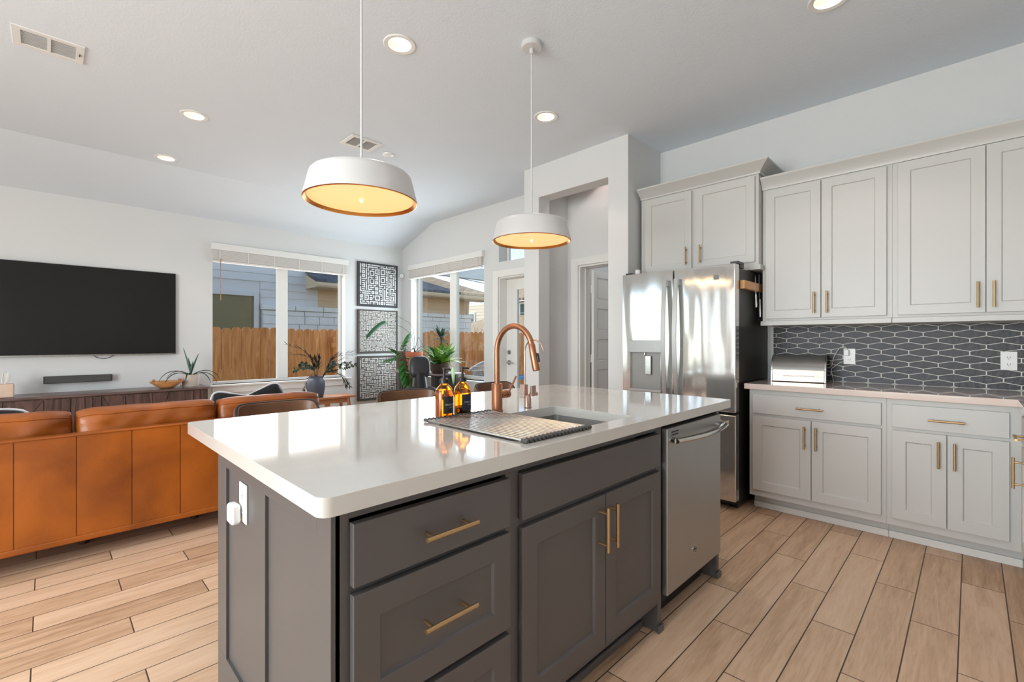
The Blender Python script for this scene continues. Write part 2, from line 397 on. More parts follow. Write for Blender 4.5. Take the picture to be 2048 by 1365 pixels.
def thing(name, label, cat, loc=(0, 0, 0), rz=0, group=None, local=False):
    o = bpy.data.objects.new(name, None); C.objects.link(o); o.empty_display_size = .05
    o.location = loc; o.rotation_euler = (0, 0, rz)
    ORG[o.name] = Vector((0, 0, 0)) if local else Vector(loc)
    o['label'] = label; o['category'] = cat
    if group: o['group'] = group
    return o
def tag(o, label, cat, group=None):
    o['label'] = label; o['category'] = cat
    if group: o['group'] = group
    return o
def struct(o): o['kind'] = 'structure'; return o
def copy_tree(o, parent=None):
    c = o.copy(); C.objects.link(c); ORG[c.name] = ORG[o.name]
    if parent is not None: c.parent = parent
    for ch in list(o.children): copy_tree(ch, c)
    return c
X_, Y_, Z_ = Vector((1, 0, 0)), Vector((0, 1, 0)), Vector((0, 0, 1))
def clip_rect(poly, u0, u1, v0, v1):
    def cl(P, ins, inter):
        out = []
        for i in range(len(P)):
            a, b = P[i - 1], P[i]
            if ins(b):
                if not ins(a): out.append(inter(a, b))
                out.append(b)
            elif ins(a): out.append(inter(a, b))
        return out
    def iu(c): return lambda a, b: (c, a[1] + (b[1] - a[1]) * (c - a[0]) / (b[0] - a[0]))
    def iv(c): return lambda a, b: (a[0] + (b[0] - a[0]) * (c - a[1]) / (b[1] - a[1]), c)
    for ins, it in ((lambda p: p[0] >= u0, iu(u0)), (lambda p: p[0] <= u1, iu(u1)), (lambda p: p[1] >= v0, iv(v0)), (lambda p: p[1] <= v1, iv(v1))):
        if not poly: return poly
        poly = cl(poly, ins, it)
    return poly
def rrect(x0, x1, y0, y1, r, n=5):
    out = []
    for cx, cy, a0 in ((x1 - r, y0 + r, -90), (x1 - r, y1 - r, 0), (x0 + r, y1 - r, 90), (x0 + r, y0 + r, 180)):
        for k in range(n + 1): a = R(a0 + 90 * k / n); out.append((cx + r * math.cos(a), cy + r * math.sin(a)))
    return out
def plate(name, m, outer, z0, z1, hole=None, bevel=.003, parent=None):
    bm = bmesh.new(); loops = []
    for poly in [outer] + ([hole] if hole else []):
        vs = [bm.verts.new((p[0], p[1], z0)) for p in poly]
        loops += [bm.edges.new((vs[i], vs[(i + 1) % len(vs)])) for i in range(len(vs))]
    bmesh.ops.triangle_fill(bm, use_beauty=True, use_dissolve=False, edges=loops)
    g = bmesh.ops.extrude_face_region(bm, geom=bm.faces[:])
    bmesh.ops.translate(bm, verts=[v for v in g['geom'] if isinstance(v, bmesh.types.BMVert)], vec=(0, 0, z1 - z0))
    mb = MB(); bm.verts.index_update()
    mb.add([v.co[:] for v in bm.verts], [tuple(v.index for v in f.verts) for f in bm.faces]); bm.free()
    return mb.build(name, m, parent, bevel=bevel)
def text_mesh(s, size, depth=.0):
    cu = bpy.data.curves.new('t', 'FONT'); cu.body = s; cu.size = size; cu.align_x = 'CENTER'; cu.align_y = 'CENTER'; cu.extrude = depth
    o = bpy.data.objects.new('t', cu); C.objects.link(o)
    dg = bpy.context.evaluated_depsgraph_get(); me = bpy.data.meshes.new_from_object(o.evaluated_get(dg))
    vs = [v.co[:] for v in me.vertices]; fs = [tuple(p.vertices) for p in me.polygons]
    bpy.data.objects.remove(o); bpy.data.curves.remove(cu); bpy.data.meshes.remove(me)
    return vs, fs

# ------------------------------------------------------------------ the room shell
WX = 4.22      # patio / kitchen wall plane
WT = 4.42      # its outer face
TY = 6.78      # television wall plane
TT = 6.98
HC = 3.05
fl = MB(); fl.box(-3.6, WT, -3.2, TT, -.12, 0); fl.box(WT, 5.6, 2.15, 3.5, -.12, 0)
struct(fl.build('floor', M['floor'], org=(0, 0, 0), smooth=0))
CANS = [(1.535, 2.50), (2.87, 2.46), (.845, 4.47), (.845, 5.71), (2.95, .54), (1.53, .54), (-1.2, 2.5), (-1.2, .54), (-1.0, 4.47), (-1.0, 5.71), (-1.2, -1.6), (-2.8, 1.5), (4.005, 2.78)]  # entries out of view are added for fill; the last brightens the pantry hall
def ceiling():
    prof = [(-3.2, HC), (5.92, HC), (TT, 2.685), (TT, 3.25), (-3.2, 3.25)]
    mb = MB(); mb.prism([(-3.6, y, z) for y, z in prof], (WT + 3.6, 0, 0))
    mb2 = MB(); mb2.box(WT, 5.6, 2.15, 3.5, HC, 3.25)
    o = mb.build('ceiling', M['ceil'], org=(0, 0, 0), smooth=0)
    cut = MB()
    for x, y in CANS: cut.cyl((x, y, HC - .1), (x, y, HC + .075), .071, 32)
    c = cut.build('cutter', M['ceil'], org=(0, 0, 0), smooth=0)
    md = o.modifiers.new('b', 'BOOLEAN'); md.operation = 'DIFFERENCE'; md.object = c; md.solver = 'EXACT'
    dg = bpy.context.evaluated_depsgraph_get(); me = bpy.data.meshes.new_from_object(o.evaluated_get(dg))
    o.modifiers.clear(); o.data = me; bpy.data.objects.remove(c)
    struct(o); struct(mb2.build('ceiling', M['ceil'], smooth=0))
ceiling()
def wall_open(name, axis, c0, c1, a0, a1, z1, openings):
    """wall slab between c0..c1 on its normal axis, running a0..a1, with (a,b,z0,z1) openings"""
    mb = MB()
    def bx(p, q, za, zb):
        if q - p < 1e-4 or zb - za < 1e-4: return
        if axis == 'x': mb.box(c0, c1, p, q, za, zb)
        else: mb.box(p, q, c0, c1, za, zb)
    cur = a0
    for op in sorted(openings):
        p, q, hs = op[0], op[1], op[2:]; bx(cur, p, 0, z1); low = 0
        for za, zb in zip(hs[::2], hs[1::2]): bx(p, q, low, za); low = zb
        bx(p, q, low, z1); cur = q
    bx(cur, a1, 0, z1)
    return struct(mb.build(name, M['wall'], smooth=0, org=(0, 0, 0)))
WINX = (1.475, 3.215, .665, 2.36)           # garden window in the tv wall
WINY = (4.73, 6.52, .665, 2.36)             # patio window
wall_open('wall_back', 'y', TY, TT, -3.6, WT, 2.775, [WINX])
mbg = MB(); mbg.prism([(WX, 5.92, 2.735), (WX, TT, 2.735), (WX, TT, 2.69), (WX, 5.92, HC)], (.2, 0, 0))
wall_open('wall_right', 'x', WX, WT, -.85, TY, HC, [(2.36, 3.135, 0, 2.067), (3.50, 4.437, 0, 2.06, 2.265, 2.62), WINY])
wall_open('wall_left', 'x', -3.8, -3.6, -3.2, TT, HC, [(-.1, 3.0, .3, 2.5), (3.3, 4.2, .4, 2.5), (4.7, 6.5, .3, 2.5)])
wall_open('wall_front', 'y', -3.4, -3.2, -3.6, 1.2, HC, [(-2.9, -1.3, .3, 2.5)])
mb = MB(); mb.box(1.2, WT, -1.05, -.85, 0, HC); mb.box(1.0, 1.2, -3.4, -.85, 0, HC); struct(mb.build('wall_range', M['wall'], smooth=0))
# pantry hall: front wall with cased opening, the two side walls
mb = MB(); x0, x1 = 3.62, 3.79
mb.box(x0, x1, 2.15, 2.355, 0, HC); mb.box(x0, x1, 3.202, 3.41, 0, HC); mb.box(x0, x1, 2.355, 3.202, 2.72, HC)
mb.box(x1, WX, 3.29, 3.41, 0, HC); mb.box(x1, WX, 2.15, 2.27, 0, HC)
struct(mb.build('wall_pantry', M['wall'], smooth=0))
mb = MB(); mb.box(5.5, 5.6, 2.15, 3.5, 0, HC); mb.box(WT, 5.5, 3.4, 3.5, 0, HC); mb.box(WT, 5.5, 2.15, 2.25, 0, HC)
struct(mb.build('wall_closet', M['wall'], smooth=0))

# baseboards
mb = MB(); mb.box(-3.6, 4.22, TY - .014, TY, 0, .12); struct(mb.build('baseboard_back', M['trim'], bevel=.003))
mb = MB(); mb.box(WX - .014, WX, 4.54, TY - .014, 0, .12); mb.box(WX - .014, WX, 3.41, 3.41, 0, .12); struct(mb.build('baseboard_right', M['trim'], bevel=.003))
mb = MB(); mb.box(3.606, 3.62, 2.15, 2.355, 0, .12); mb.box(3.606, 3.62, 3.202, 3.41, 0, .12); struct(mb.build('baseboard_pantry', M['trim'], bevel=.003))

# garden window (two lights) -----------------------------------------------------------------
def window(name, axis, c, a0, a1, z0, z1, mulls, fw=.045, depth=.06, glassat=.03):
    fr = MB()
    def bx(p, q, za, zb, d0=0, d1=depth):
        if axis == 'x': fr.box(c + d0, c + d1, p, q, za, zb)
        else: fr.box(p, q, c + d0, c + d1, za, zb)
    bx(a0, a1, z0, z0 + fw); bx(a0, a1, z1 - fw, z1); bx(a0, a0 + fw, z0 + fw, z1 - fw); bx(a1 - fw, a1, z0 + fw, z1 - fw)
    for p, q in mulls: bx(p, q, z0 + fw, z1 - fw)
    w = struct(fr.build(name, M['trim'], bevel=.004, org=(0, 0, 0)))
    edges = [a0 + fw] + [v for m_ in mulls for v in m_] + [a1 - fw]
    for i in range(0, len(edges), 2):
        g = MB(); p, q = edges[i], edges[i + 1]
        if axis == 'x': g.box(c + glassat, c + glassat + .004, p, q, z0 + fw, z1 - fw)
        else: g.box(p, q, c + glassat, c + glassat + .004, z0 + fw, z1 - fw)
        g.build('window_pane', M['pane'], w, smooth=0)
    return w
w1 = window('window_1', 'y', 6.91, WINX[0], WINX[1], WINX[2], WINX[3], [(2.285, 2.425)], fw=.03)
w2 = window('window_2', 'x', 4.35, WINY[0], WINY[1], WINY[2], WINY[3], [(5.50, 5.66)], fw=.05)
mb = MB(); mb.box(1.44, 3.30, TY - .05, TY - .0005, .64, .665); mb.box(1.475, 3.215, TY, 6.905, .64, .665); mb.build('window_sill', M['trim'], w1, bevel=.005)
mb = MB(); mb.box(1.47, 3.26, TY - .018, TY - .0005, .555, .64); mb.build('window_apron', M['trim'], w1, bevel=.003)
mb = MB(); mb.box(WX - .05, WX - .0005, 4.69, 6.56, .64, .665); mb.box(WX, 4.345, 4.73, 6.52, .64, .665); mb.build('window_sill', M['trim'], w2, bevel=.005)
mb = MB(); mb.box(WX - .018, WX - .0005, 4.72, 6.53, .555, .64); mb.build('window_apron', M['trim'], w2, bevel=.003)
def blind(loc, along, length, ztop, zbot, label, wand):
    """raised blind: valance, headrail, gathered slats, ladder tapes, wand. along = 'x' or 'y'; loc = start corner, front face at wall plane"""
    t = thing('window_blind', label, 'window blind', (loc[0], loc[1], zbot))
    def bx(mb, a, b, d0, d1, za, zb):
        if along == 'x': mb.box(loc[0] + a, loc[0] + b, loc[1] - d1, loc[1] - d0, za, zb)
        else: mb.box(loc[0] - d1, loc[0] - d0, loc[1] + a, loc[1] + b, za, zb)
    v = MB(); bx(v, -.02, length + .02, .0, .055, ztop, ztop + .085); v.build('valance', M['trim'], t, bevel=.006)
    s = MB(); n = 16; pitch = (ztop - zbot - .03) / n
    for i in range(n): bx(s, .0, length, .002, .050 - .004 * (i % 2), zbot + .03 + i * pitch, zbot + .03 + i * pitch + pitch * .72)
    s.build('slat', M['blind'], t, smooth=0)['kind'] = 'stuff'
    r = MB(); bx(r, .0, length, .0, .052, zbot, zbot + .022); r.build('bottom_rail', M['blind'], t, bevel=.003)
    for k in range(6):
        a = length * (.04 + .92 * k / 5); c = MB(); bx(c, a - .005, a + .005, .0505, .0525, zbot + .01, ztop); c.build('ladder_tape', M['blind'], t, smooth=0)
    if wand:
        w = MB(); p = (loc[0] + wand, loc[1] - .06); w.tube([(p[0], p[1], zbot + .05), (p[0], p[1], zbot - .48)], .0045, 8); w.build('tilt_wand', M['teak'], t)
    return t
blind((1.475, TY, 0), 'x', 1.755, 2.37, 2.215, 'raised white blind gathered above the garden window beside the television', .075)
blind((WX, 4.735, 0), 'y', 1.79, 2.37, 2.225, 'raised white blind gathered above the patio window behind the potted plants', None)

# patio door (glazed) with casing and transom
mb = MB(); cx0 = WX - .018
mb.box(cx0, WX - .0005, 4.437, 4.536, 0, 2.15); mb.box(cx0, WX - .0005, 3.42, 3.50, 0, 2.15); mb.box(cx0, WX - .0005, 3.50, 4.437, 2.062, 2.15)
mb.box(WX, WT, 4.42, 4.4365, 0, 2.06); mb.box(WX, WT, 3.501, 3.515, 0, 2.06); mb.box(WX, WT, 3.515, 4.42, 2.043, 2.0595)
struct(mb.build('trim_1', M['trim'], bevel=.003))
dr = MB(); xa, xb = 4.345, 4.39
dr.box(xa, xb, 3.517, 3.70, .012, 2.04); dr.box(xa, xb, 4.228, 4.417, .012, 2.04); dr.box(xa, xb, 3.70, 4.228, 1.906, 2.04); dr.box(xa, xb, 3.70, 4.228, .012, .26)
d1 = struct(dr.build('door_1', M['trim'], bevel=.002, org=(0, 0, 0)))
g = MB(); g.box(xa + .015, xa + .02, 3.70, 4.228, .26, 1.906); g.build('door_glass', M['pane'], d1, smooth=0)
g = MB()
for a, b, c, d in ((3.70, 3.712, .26, 1.906), (4.216, 4.228, .26, 1.906)): g.box(xa - .006, xa + .014, a, b, c, d)
g.box(xa - .006, xa + .014, 3.712, 4.216, 1.894, 1.906); g.box(xa - .006, xa + .014, 3.712, 4.216, .26, .272)
g.build('glazing_bead', M['trim'], d1)
h = MB(); yk = 4.362
h.cyl((xa, yk, 1.07), (xa - .012, yk, 1.07), .030, 24); h.cyl((xa - .012, yk, 1.07), (xa - .024, yk, 1.07), .018, 20); h.box(xa - .036, xa - .024, yk - .004, yk + .004, 1.055, 1.085)
h.build('deadbolt', M['nickel'], d1)
h = MB(); h.cyl((xa, yk, .935), (xa - .012, yk, .935), .032, 24); h.cyl((xa - .012, yk, .935), (xa - .05, yk, .935), .01, 16)
h.tube([(xa - .048, yk, .935), (xa - .052, yk - .03, .938), (xa - .050, yk - .11, .93)], [.01, .009, .007], 12); h.build('door_lever', M['nickel'], d1)
tr = MB(); tr.box(4.36, 4.40, 3.501, 3.54, 2.266, 2.619); tr.box(4.36, 4.40, 4.39, 4.429, 2.266, 2.619); tr.box(4.36, 4.40, 3.54, 4.39, 2.266, 2.30); tr.box(4.36, 4.40, 3.54, 4.39, 2.585, 2.619)
w3 = struct(tr.build('window_3', M['trim'], bevel=.003, org=(0, 0, 0)))
g = MB(); g.box(4.378, 4.382, 3.54, 4.39, 2.30, 2.585); g.build('window_pane', M['pane'], w3, smooth=0)

fcl = thing('added_ceiling_light', 'unseen round flush light added to brighten the room behind the pantry door', 'ceiling light', (4.95, 2.75, 2.98))  # added out of sight to brighten the space beyond the door
mb = MB(); mb.lathe([(.0001, -.05), (.11, -.045), (.13, -.02), (.13, 0)], (4.95, 2.75, HC - .0005), 32, cap1=True); mb.build('lens', M['canlight'], fcl)
lamp('AREA', 'closet_fill_lamp', (4.95, 2.75, HC - .06), 4, (.95, .97, 1), shape='DISK', size=.24)
# pantry door, casing and the open five-panel slab
mb = MB(); mb.box(WX - .018, WX - .0005, 3.135, 3.23, 0, 2.15); mb.box(WX - .018, WX - .0005, 2.275, 2.36, 0, 2.15); mb.box(WX - .018, WX - .0005, 2.36, 3.135, 2.068, 2.15)
mb.box(WX, WT, 3.115, 3.1345, 0, 2.066); mb.box(WX, WT, 2.361, 2.38, 0, 2.066); mb.box(WX, WT, 2.38, 3.115, 2.048, 2.066)
mb.box(WX + .09, WX + .12, 3.105, 3.115, 0, 2.048)
struct(mb.build('trim_2', M['trim'], bevel=.003))
mb = MB(); dx0, dx1, dy = 4.43, 5.17, 3.075
rails = [0, .14] ; zs = []
tops = [1.953 - .3555 * k for k in range(5)]
mb.box(dx0, dx1, dy + .012, dy + .035, .012, 2.035)
mb.box(dx0, dx0 + .075, dy, dy + .012, .012, 2.035); mb.box(dx1 - .11, dx1, dy, dy + .012, .012, 2.035)
prev = 2.035
for tz in tops: mb.box(dx0 + .075, dx1 - .11, dy, dy + .012, tz, prev); prev = tz - .25
mb.box(dx0 + .075, dx1 - .11, dy, dy + .012, .012, prev)
for tz in tops:
    a, b = dx0 + .09, dx1 - .125
    mb.box(a, b, dy + .006, dy + .012, tz - .235, tz - .015)
d2 = struct(mb.build('door_2', M['trim'], bevel=.004, org=(0, 0, 0)))
for z in (.25, 1.02, 1.82):
    h = MB(); h.cyl((dx0 - .006, dy + .03, z - .045), (dx0 - .006, dy + .03, z + .045), .007, 12); h.build('hinge', M['trim'], d2)
h = MB(); h.cyl((dx1 - .06, dy, .95), (dx1 - .06, dy - .04, .95), .011, 14); h.tube([(dx1 - .06, dy - .04, .95), (dx1 - .17, dy - .045, .95)], .008, 10); h.build('door_lever', M['nickel'], d2)

# added unseen windows for fill light; the louvred and living ones brighten the fridge
window('added_window_4', 'y', -3.32, -2.9, -1.3, .3, 2.5, [(-2.14, -2.06)], fw=.05)
window('added_window_5', 'x', -3.74, -.1, 3.0, .3, 2.5, [(1.4, 1.5)], fw=.05)
window('added_window_7', 'x', -3.74, 4.7, 6.5, .3, 2.5, [], fw=.05)
w6 = window('added_window_6', 'x', -3.72, 3.3, 4.2, .4, 2.5, [], fw=.05)
for k in range(6):
    mb = MB(); y0 = 3.352 + k * .155; mb.box(-3.655, -3.645, y0 - .0, y0 + .133, .46, 2.44); mb.build('streak_slat', M['trim'], w6, smooth=0)  # slits between these added slats reflect as streaks in the fridge

# ------------------------------------------------------------------ ceiling fittings
def can(i, x, y):
    names = ['round recessed downlight above the stretch of ceiling between the two pendants', 'round recessed downlight on the ceiling right of the second pendant cord',
             'round recessed downlight on the living room ceiling, nearer of the two there', 'round recessed downlight beside the ceiling crease, nearest the television wall',
             'recessed downlight at the top edge of the frame above the white cabinets']
    t = thing('recessed_downlight', names[i] if i < 5 else 'unseen recessed downlight added for fill light', 'ceiling light', (x, y, HC - .004), group=None if i < 5 else 'added unseen downlights')
    r = MB(); r.lathe([(.070, .012), (.070, 0), (.094, -.003), (.098, .0005), (.098, .004)], (x, y, HC - .001 - .003), 40); r.build('trim_ring', M['trim'], t)
    b = MB(); b.lathe([(.069, .0), (.062, .03), (.054, .062)], (x, y, HC), 40); b.build('baffle', M['baffle'], t)
    e = MB(); e.lathe([(.0001, .060), (.055, .060)], (x, y, HC), 40); e.build('lens', M['canlight'], t)
    lamp('SPOT', 'downlight_lamp', (x, y, HC + .05), CAN_W * (1 if i < len(CANS) - 1 else .35), (1, .82, .78), spot_size=R(104), spot_blend=.35, shadow_soft_size=.012)
for i, (x, y) in enumerate(CANS): can(i, x, y)
def vent(x, y, lx, ly, label):
    t = thing('ceiling_vent', label, 'air vent', (x, y, HC - .012))
    f = MB(); z0, z1 = HC - .010, HC - .0005; a, b, c, d = x - lx / 2, x + lx / 2, y - ly / 2, y + ly / 2; w = .033
    f.box(a, b, c, c + w, z0, z1); f.box(a, b, d - w, d, z0, z1); f.box(a, a + w + .004, c + w, d - w, z0, z1); f.box(b - w - .004, b, c + w, d - w, z0, z1); f.box(x - .008, x + .008, c + w, d - w, z0, z1)
    f.build('frame', M['trim'], t, bevel=.002)
    k = MB(); k.box(a + w, b - w, c + w, d - w, HC - .002, HC - .001); k.build('backing', M['vent'], t, smooth=0)
    n = 12; s = MB()
    for i in range(n):
        yy = c + w + (d - c - 2 * w) * (i + .5) / n
        for p, q in ((a + w + .005, x - .009), (x + .009, b - w - .005)):
            s.quad((p, yy - .004, z0 + .001), (q, yy - .004, z0 + .001), (q, yy + .004, z1 - .002), (p, yy + .004, z1 - .002))
    s.build('louver', M['trim'], t, smooth=0, solid=.0012)['kind'] = 'stuff'
    if lx > .3:
        l = MB(); l.box(b - .024, b - .018, y - .02, y + .012, z0 - .006, z0); l.build('damper_lever', M['nickel'], t)
vent(.013, 4.03, .315, .25, 'white louvred ceiling vent at the upper left corner of the view')
vent(2.05, 3.995, .30, .25, 'white louvred ceiling vent partly behind the nearer pendant cord')
mb = MB(); mb.lathe([(.001, -.018), (.040, -.018), (.052, -.012), (.055, 0)], (2.36, 4.05, HC - .0005), 32, cap1=True)
tag(mb.build('smoke_detector', M['plastic']), 'round white smoke detector on the ceiling just behind the nearer pendant shade', 'smoke detector')

# ------------------------------------------------------------------ pendants
def pendant(x, y, label):
    zr = 1.833; t = thing('pendant_lamp', label, 'pendant lamp', (x, y, zr), group=None)
    s = MB(); prof = [(.2415, 0), (.2415, .003), (.232, .040), (.218, .098), (.214, .110), (.205, .119), (.19, .124), (.02, .1265)]
    inner = [(.02, .122), (.188, .120), (.209, .105), (.238, .003)]
    s.lathe(prof, (x, y, zr), 72); s.lathe(inner[::-1], (x, y, zr), 72); s.build('lamp_shade', M['pendw'], t, smooth=50)
    g = MB(); g.lathe([(.2405, -.001), (.2375, .000), (.2335, .012), (.226, .0135), (.223, .010), (.2265, .008), (.236, -.003), (.2405, -.001)], (x, y, zr), 72); g.build('gold_rim', M['gold'], t, smooth=60)
    l = MB(); l.lathe([(.2335, .0055), (.231, .0125), (.222, .0125)], (x, y, zr), 72); l.build('inner_lip', M['gold'], t)
    d = MB(); d.lathe([(.0001, .0105), (.2265, .0105), (.2265, .013), (.0001, .013)], (x, y, zr), 72); d.build('diffuser', M['diffuser'], t, smooth=0)
    f = MB(); f.lathe([(.0001, -.004), (.005, -.002), (.007, .004), (.005, .0104)], (x, y, zr), 16); f.build('finial', M['hot'], t)
    r = MB(); r.cyl((x, y, zr + .120), (x, y, HC - .045), .0052, 12); r.build('stem', M['pendw'], t)
    c = MB(); c.lathe([(.0052, -.062), (.011, -.062), (.013, -.05), (.013, -.032), (.060, -.030), (.064, -.026), (.064, -.0005)], (x, y, HC), 40, cap1=True); c.build('canopy', M['pendw'], t, smooth=40)
    lamp('AREA', 'pendant_glow', (x, y, zr - .006), PEND_W, (1, .72, .42), shape='DISK', size=.40)
pendant(.978, 1.905, 'white drum pendant with amber-lit underside, nearer and larger in view')
pendant(2.105, 1.92, 'white drum pendant with amber-lit underside, the farther one with its ceiling canopy in view')

# ------------------------------------------------------------------ kitchen island
def shoe(mb, pts):
    for (x0, x1, y0, y1) in pts: mb.box(x0, x1, y0, y1, 0, .028)
isl = thing('kitchen_island', 'charcoal painted kitchen island cabinet with brass bar pulls under the white worktop', 'kitchen island', (1.13, 1.37, 0))
b = MB()
X0, X1, YF, YB = .41, 1.83, .93, 1.81
TOP = .8745
# carcass panels (hollow, so the sink and dishwasher have their own space)
b.box(X0 + .009, X0 + .038, YF, YB, .001, TOP)
b.box(X1 - .03, X1, YF, YB, .001, TOP); b.box(2.425, 2.46, YF, YB, .001, TOP)
b.box(X0, X0 + .02, YF, 1.0, .001, TOP)                                                     # near stile of the end panel
b.box(X0, X0 + .02, 1.334, 1.42, .10, TOP); b.box(X0, X0 + .02, 1.712, YB, .19, TOP)
b.box(X0, X0 + .02, 1.0, 1.334, .81, TOP); b.box(X0, X0 + .02, 1.42, 1.712, .81, TOP)
b.box(X0, X0 + .02, 1.0, YB, .001, .19)
b.box(X0 + .038, 2.46, YB - .02, YB, .001, TOP)                                               # back panel
b.box(X0 + .038, X1 - .03, YF + .02, YB - .02, .12, .138)                                    # floor of the cabinet
b.box(X0 + .038, X1 - .03, YF + .075, YF + .09, .001, .12)                                    # toe board
# face frame
b.box(X0 + .038, X1 - .03, YF, YF + .02, .845, TOP); b.box(X0 + .038, X1 - .03, YF, YF + .02, .12, .15)
b.box(.91, .961, YF, YF + .02, .15, .845); b.box(X0 + .038, .45, YF, YF + .02, .15, .845); b.box(1.785, X1 - .03, YF, YF + .02, .15, .845)
b.box(.45, .91, YF + .001, YF + .02, .68, .71); b.box(.45, .91, YF + .001, YF + .02, .40, .43); b.box(.961, 1.785, YF + .001, YF + .02, .68, .71)
b.build('body', M['grey'], isl, bevel=.0015)
f = MB()
f.box(X0 - .012, X0, YF - .012, 1.83, .0, .03); f.box(X0 - .012, X0 + .03, YF - .012, YF, 0, .03)
f.box(X1 - .04, X1 + .008, YF - .012, YF, 0, .03); f.box(2.418, 2.472, YF - .012, YF, 0, .03); f.box(2.46, 2.472, YF, YB, 0, .03)
f.box(X0 + .04, X1 - .04, YF + .06, YF + .0745, 0, .03)
f.build('shoe_molding', M['grey'], isl, bevel=.006)
def front(parent, kind, P, U, N, w, h, rail, m, hp=None, t=.02, hm='brass', hr=.006):
    mb = MB(); mb.shaker(P, U, N, w, h, t, rail); d = mb.build(kind, m, parent, bevel=.0016)
    if hp:
        hb = MB(); hb.handle(hp[0], hp[1], N, r=hr); hb.build('handle', M[hm], d)
    return d
N1 = Vector((0, -1, 0)); yb = YF; yf = YF - .02
front(isl, 'drawer', (.45, yb, .704), X_, N1, .461, .134, 0, M['grey'], ((.608, yf, .767), (.762, yf, .767)))
front(isl, 'drawer', (.45, yb, .421), X_, N1, .461, .266, .062, M['grey'], ((.605, yf, .561), (.759, yf, .561)))
front(isl, 'drawer', (.45, yb, .150), X_, N1, .461, .254, .062, M['grey'], ((.605, yf, .290), (.759, yf, .290)))
front(isl, 'drawer', (.961, yb, .705), X_, N1, .827, .133, 0, M['grey'])
front(isl, 'door', (.961, yb, .157), X_, N1, .421, .526, .062, M['grey'], ((1.346, yf, .500), (1.346, yf, .652)))
front(isl, 'door', (1.386, yb, .157), X_, N1, .403, .526, .062, M['grey'], ((1.406, yf, .500), (1.406, yf, .652)))

HOLE = rrect(1.0, 1.68, .975, 1.38, .02, 4)
top = plate('countertop', M['quartz'], rrect(.37, 2.522, .885, 2.09, .028, 6), .875, .915, HOLE, bevel=.004)
tag(top, 'thick white quartz worktop over the dark island, with a sink cut into it', 'countertop')
# undermount sink
sk = thing('kitchen_sink', 'undermount stainless steel sink set in the island worktop', 'sink', (1.34, 1.18, .66))
mb = MB(); o1 = rrect(.985, 1.695, .96, 1.395, .03, 4); o2 = rrect(.998, 1.682, .973, 1.382, .02, 4); o3 = rrect(1.004, 1.676, .979, 1.376, .03, 4)
n = len(o1)
vs = [(x, y, .8745) for x, y in o1] + [(x, y, .8745) for x, y in o2] + [(x, y, .69) for x, y in o3] + [(x, y, .66) for x, y in o1] 
fs = []
for i in range(n):
    j = (i + 1) % n
    fs += [(i, j, n + j, n + i), (n + i, n + j, 2 * n + j, 2 * n + i), (i, 3 * n + i, 3 * n + j, j)]
fs += [tuple(range(2 * n, 3 * n)), tuple(range(3 * n, 4 * n))]
mb.add(vs, fs); mb.build('bowl', M['sink'], sk, smooth=40)
mb = MB(); mb.lathe([(.045, .0005), (.043, .004), (.03, .002), (.001, .002)], (1.34, 1.2, .69), 24); mb.build('drain', M['steelh'], sk)

# dishwasher
dw = thing('dishwasher', 'stainless steel dishwasher with a bowed bar handle, right of the island doors', 'dishwasher', (2.13, 1.2, .0))
mb = MB(); mb.box(1.84, 2.415, .935, 1.5, .11, .865); mb.build('tub', M['dark'], dw)
mb = MB(); mb.box(1.86, 2.40, 1.0, 1.02, .0, .11); mb.build('kick_plate', M['dark'], dw)
mb = MB(); mb.box(1.838, 2.418, .905, .934, .145, .85); d = mb.build('door', M['steelp'], dw, bevel=.004)
mb = MB(); pts = []
for i in range(15):
    u = i / 14; pts.append((1.858 + .54 * u, .880 - .035 * math.sin(math.pi * u), .800))
mb.tube(pts, .021, 12, flat=.5)
for x, s in ((1.866, 1), (2.39, -1)): mb.tube([(x, .905, .800), (x, .88, .800)], .014, 12)
mb.build('handle', M['steelh'], d)
mb = MB()
for i in range(2):
    for k in range(6): mb.box(1.875 + k * .011, 1.882 + k * .011, .9035, .9048, .829 - i * .012, .834 - i * .012)
mb.build('vent_slot', M['black'], d)
mb = MB(); mb.cyl((2.105, .905, .262), (2.105, .9025, .262), .0165, 28); mb.build('badge', M['steelh'], d)
mb = MB(); c0 = Vector((2.105, .902, .262))
mb.tube([c0 + Vector((.012 * math.cos(a), 0, .012 * math.sin(a))) for a in [k * math.pi / 12 for k in range(25)]], .0009, 6, caps=False)
for dx in (-.004, .004): mb.tube([c0 + Vector((dx + .003 * math.cos(a), 0, .004 * math.sin(a))) for a in [k * math.pi / 6 for k in range(11)]], .0007, 5)
mb.build('emblem', M['black'], d)

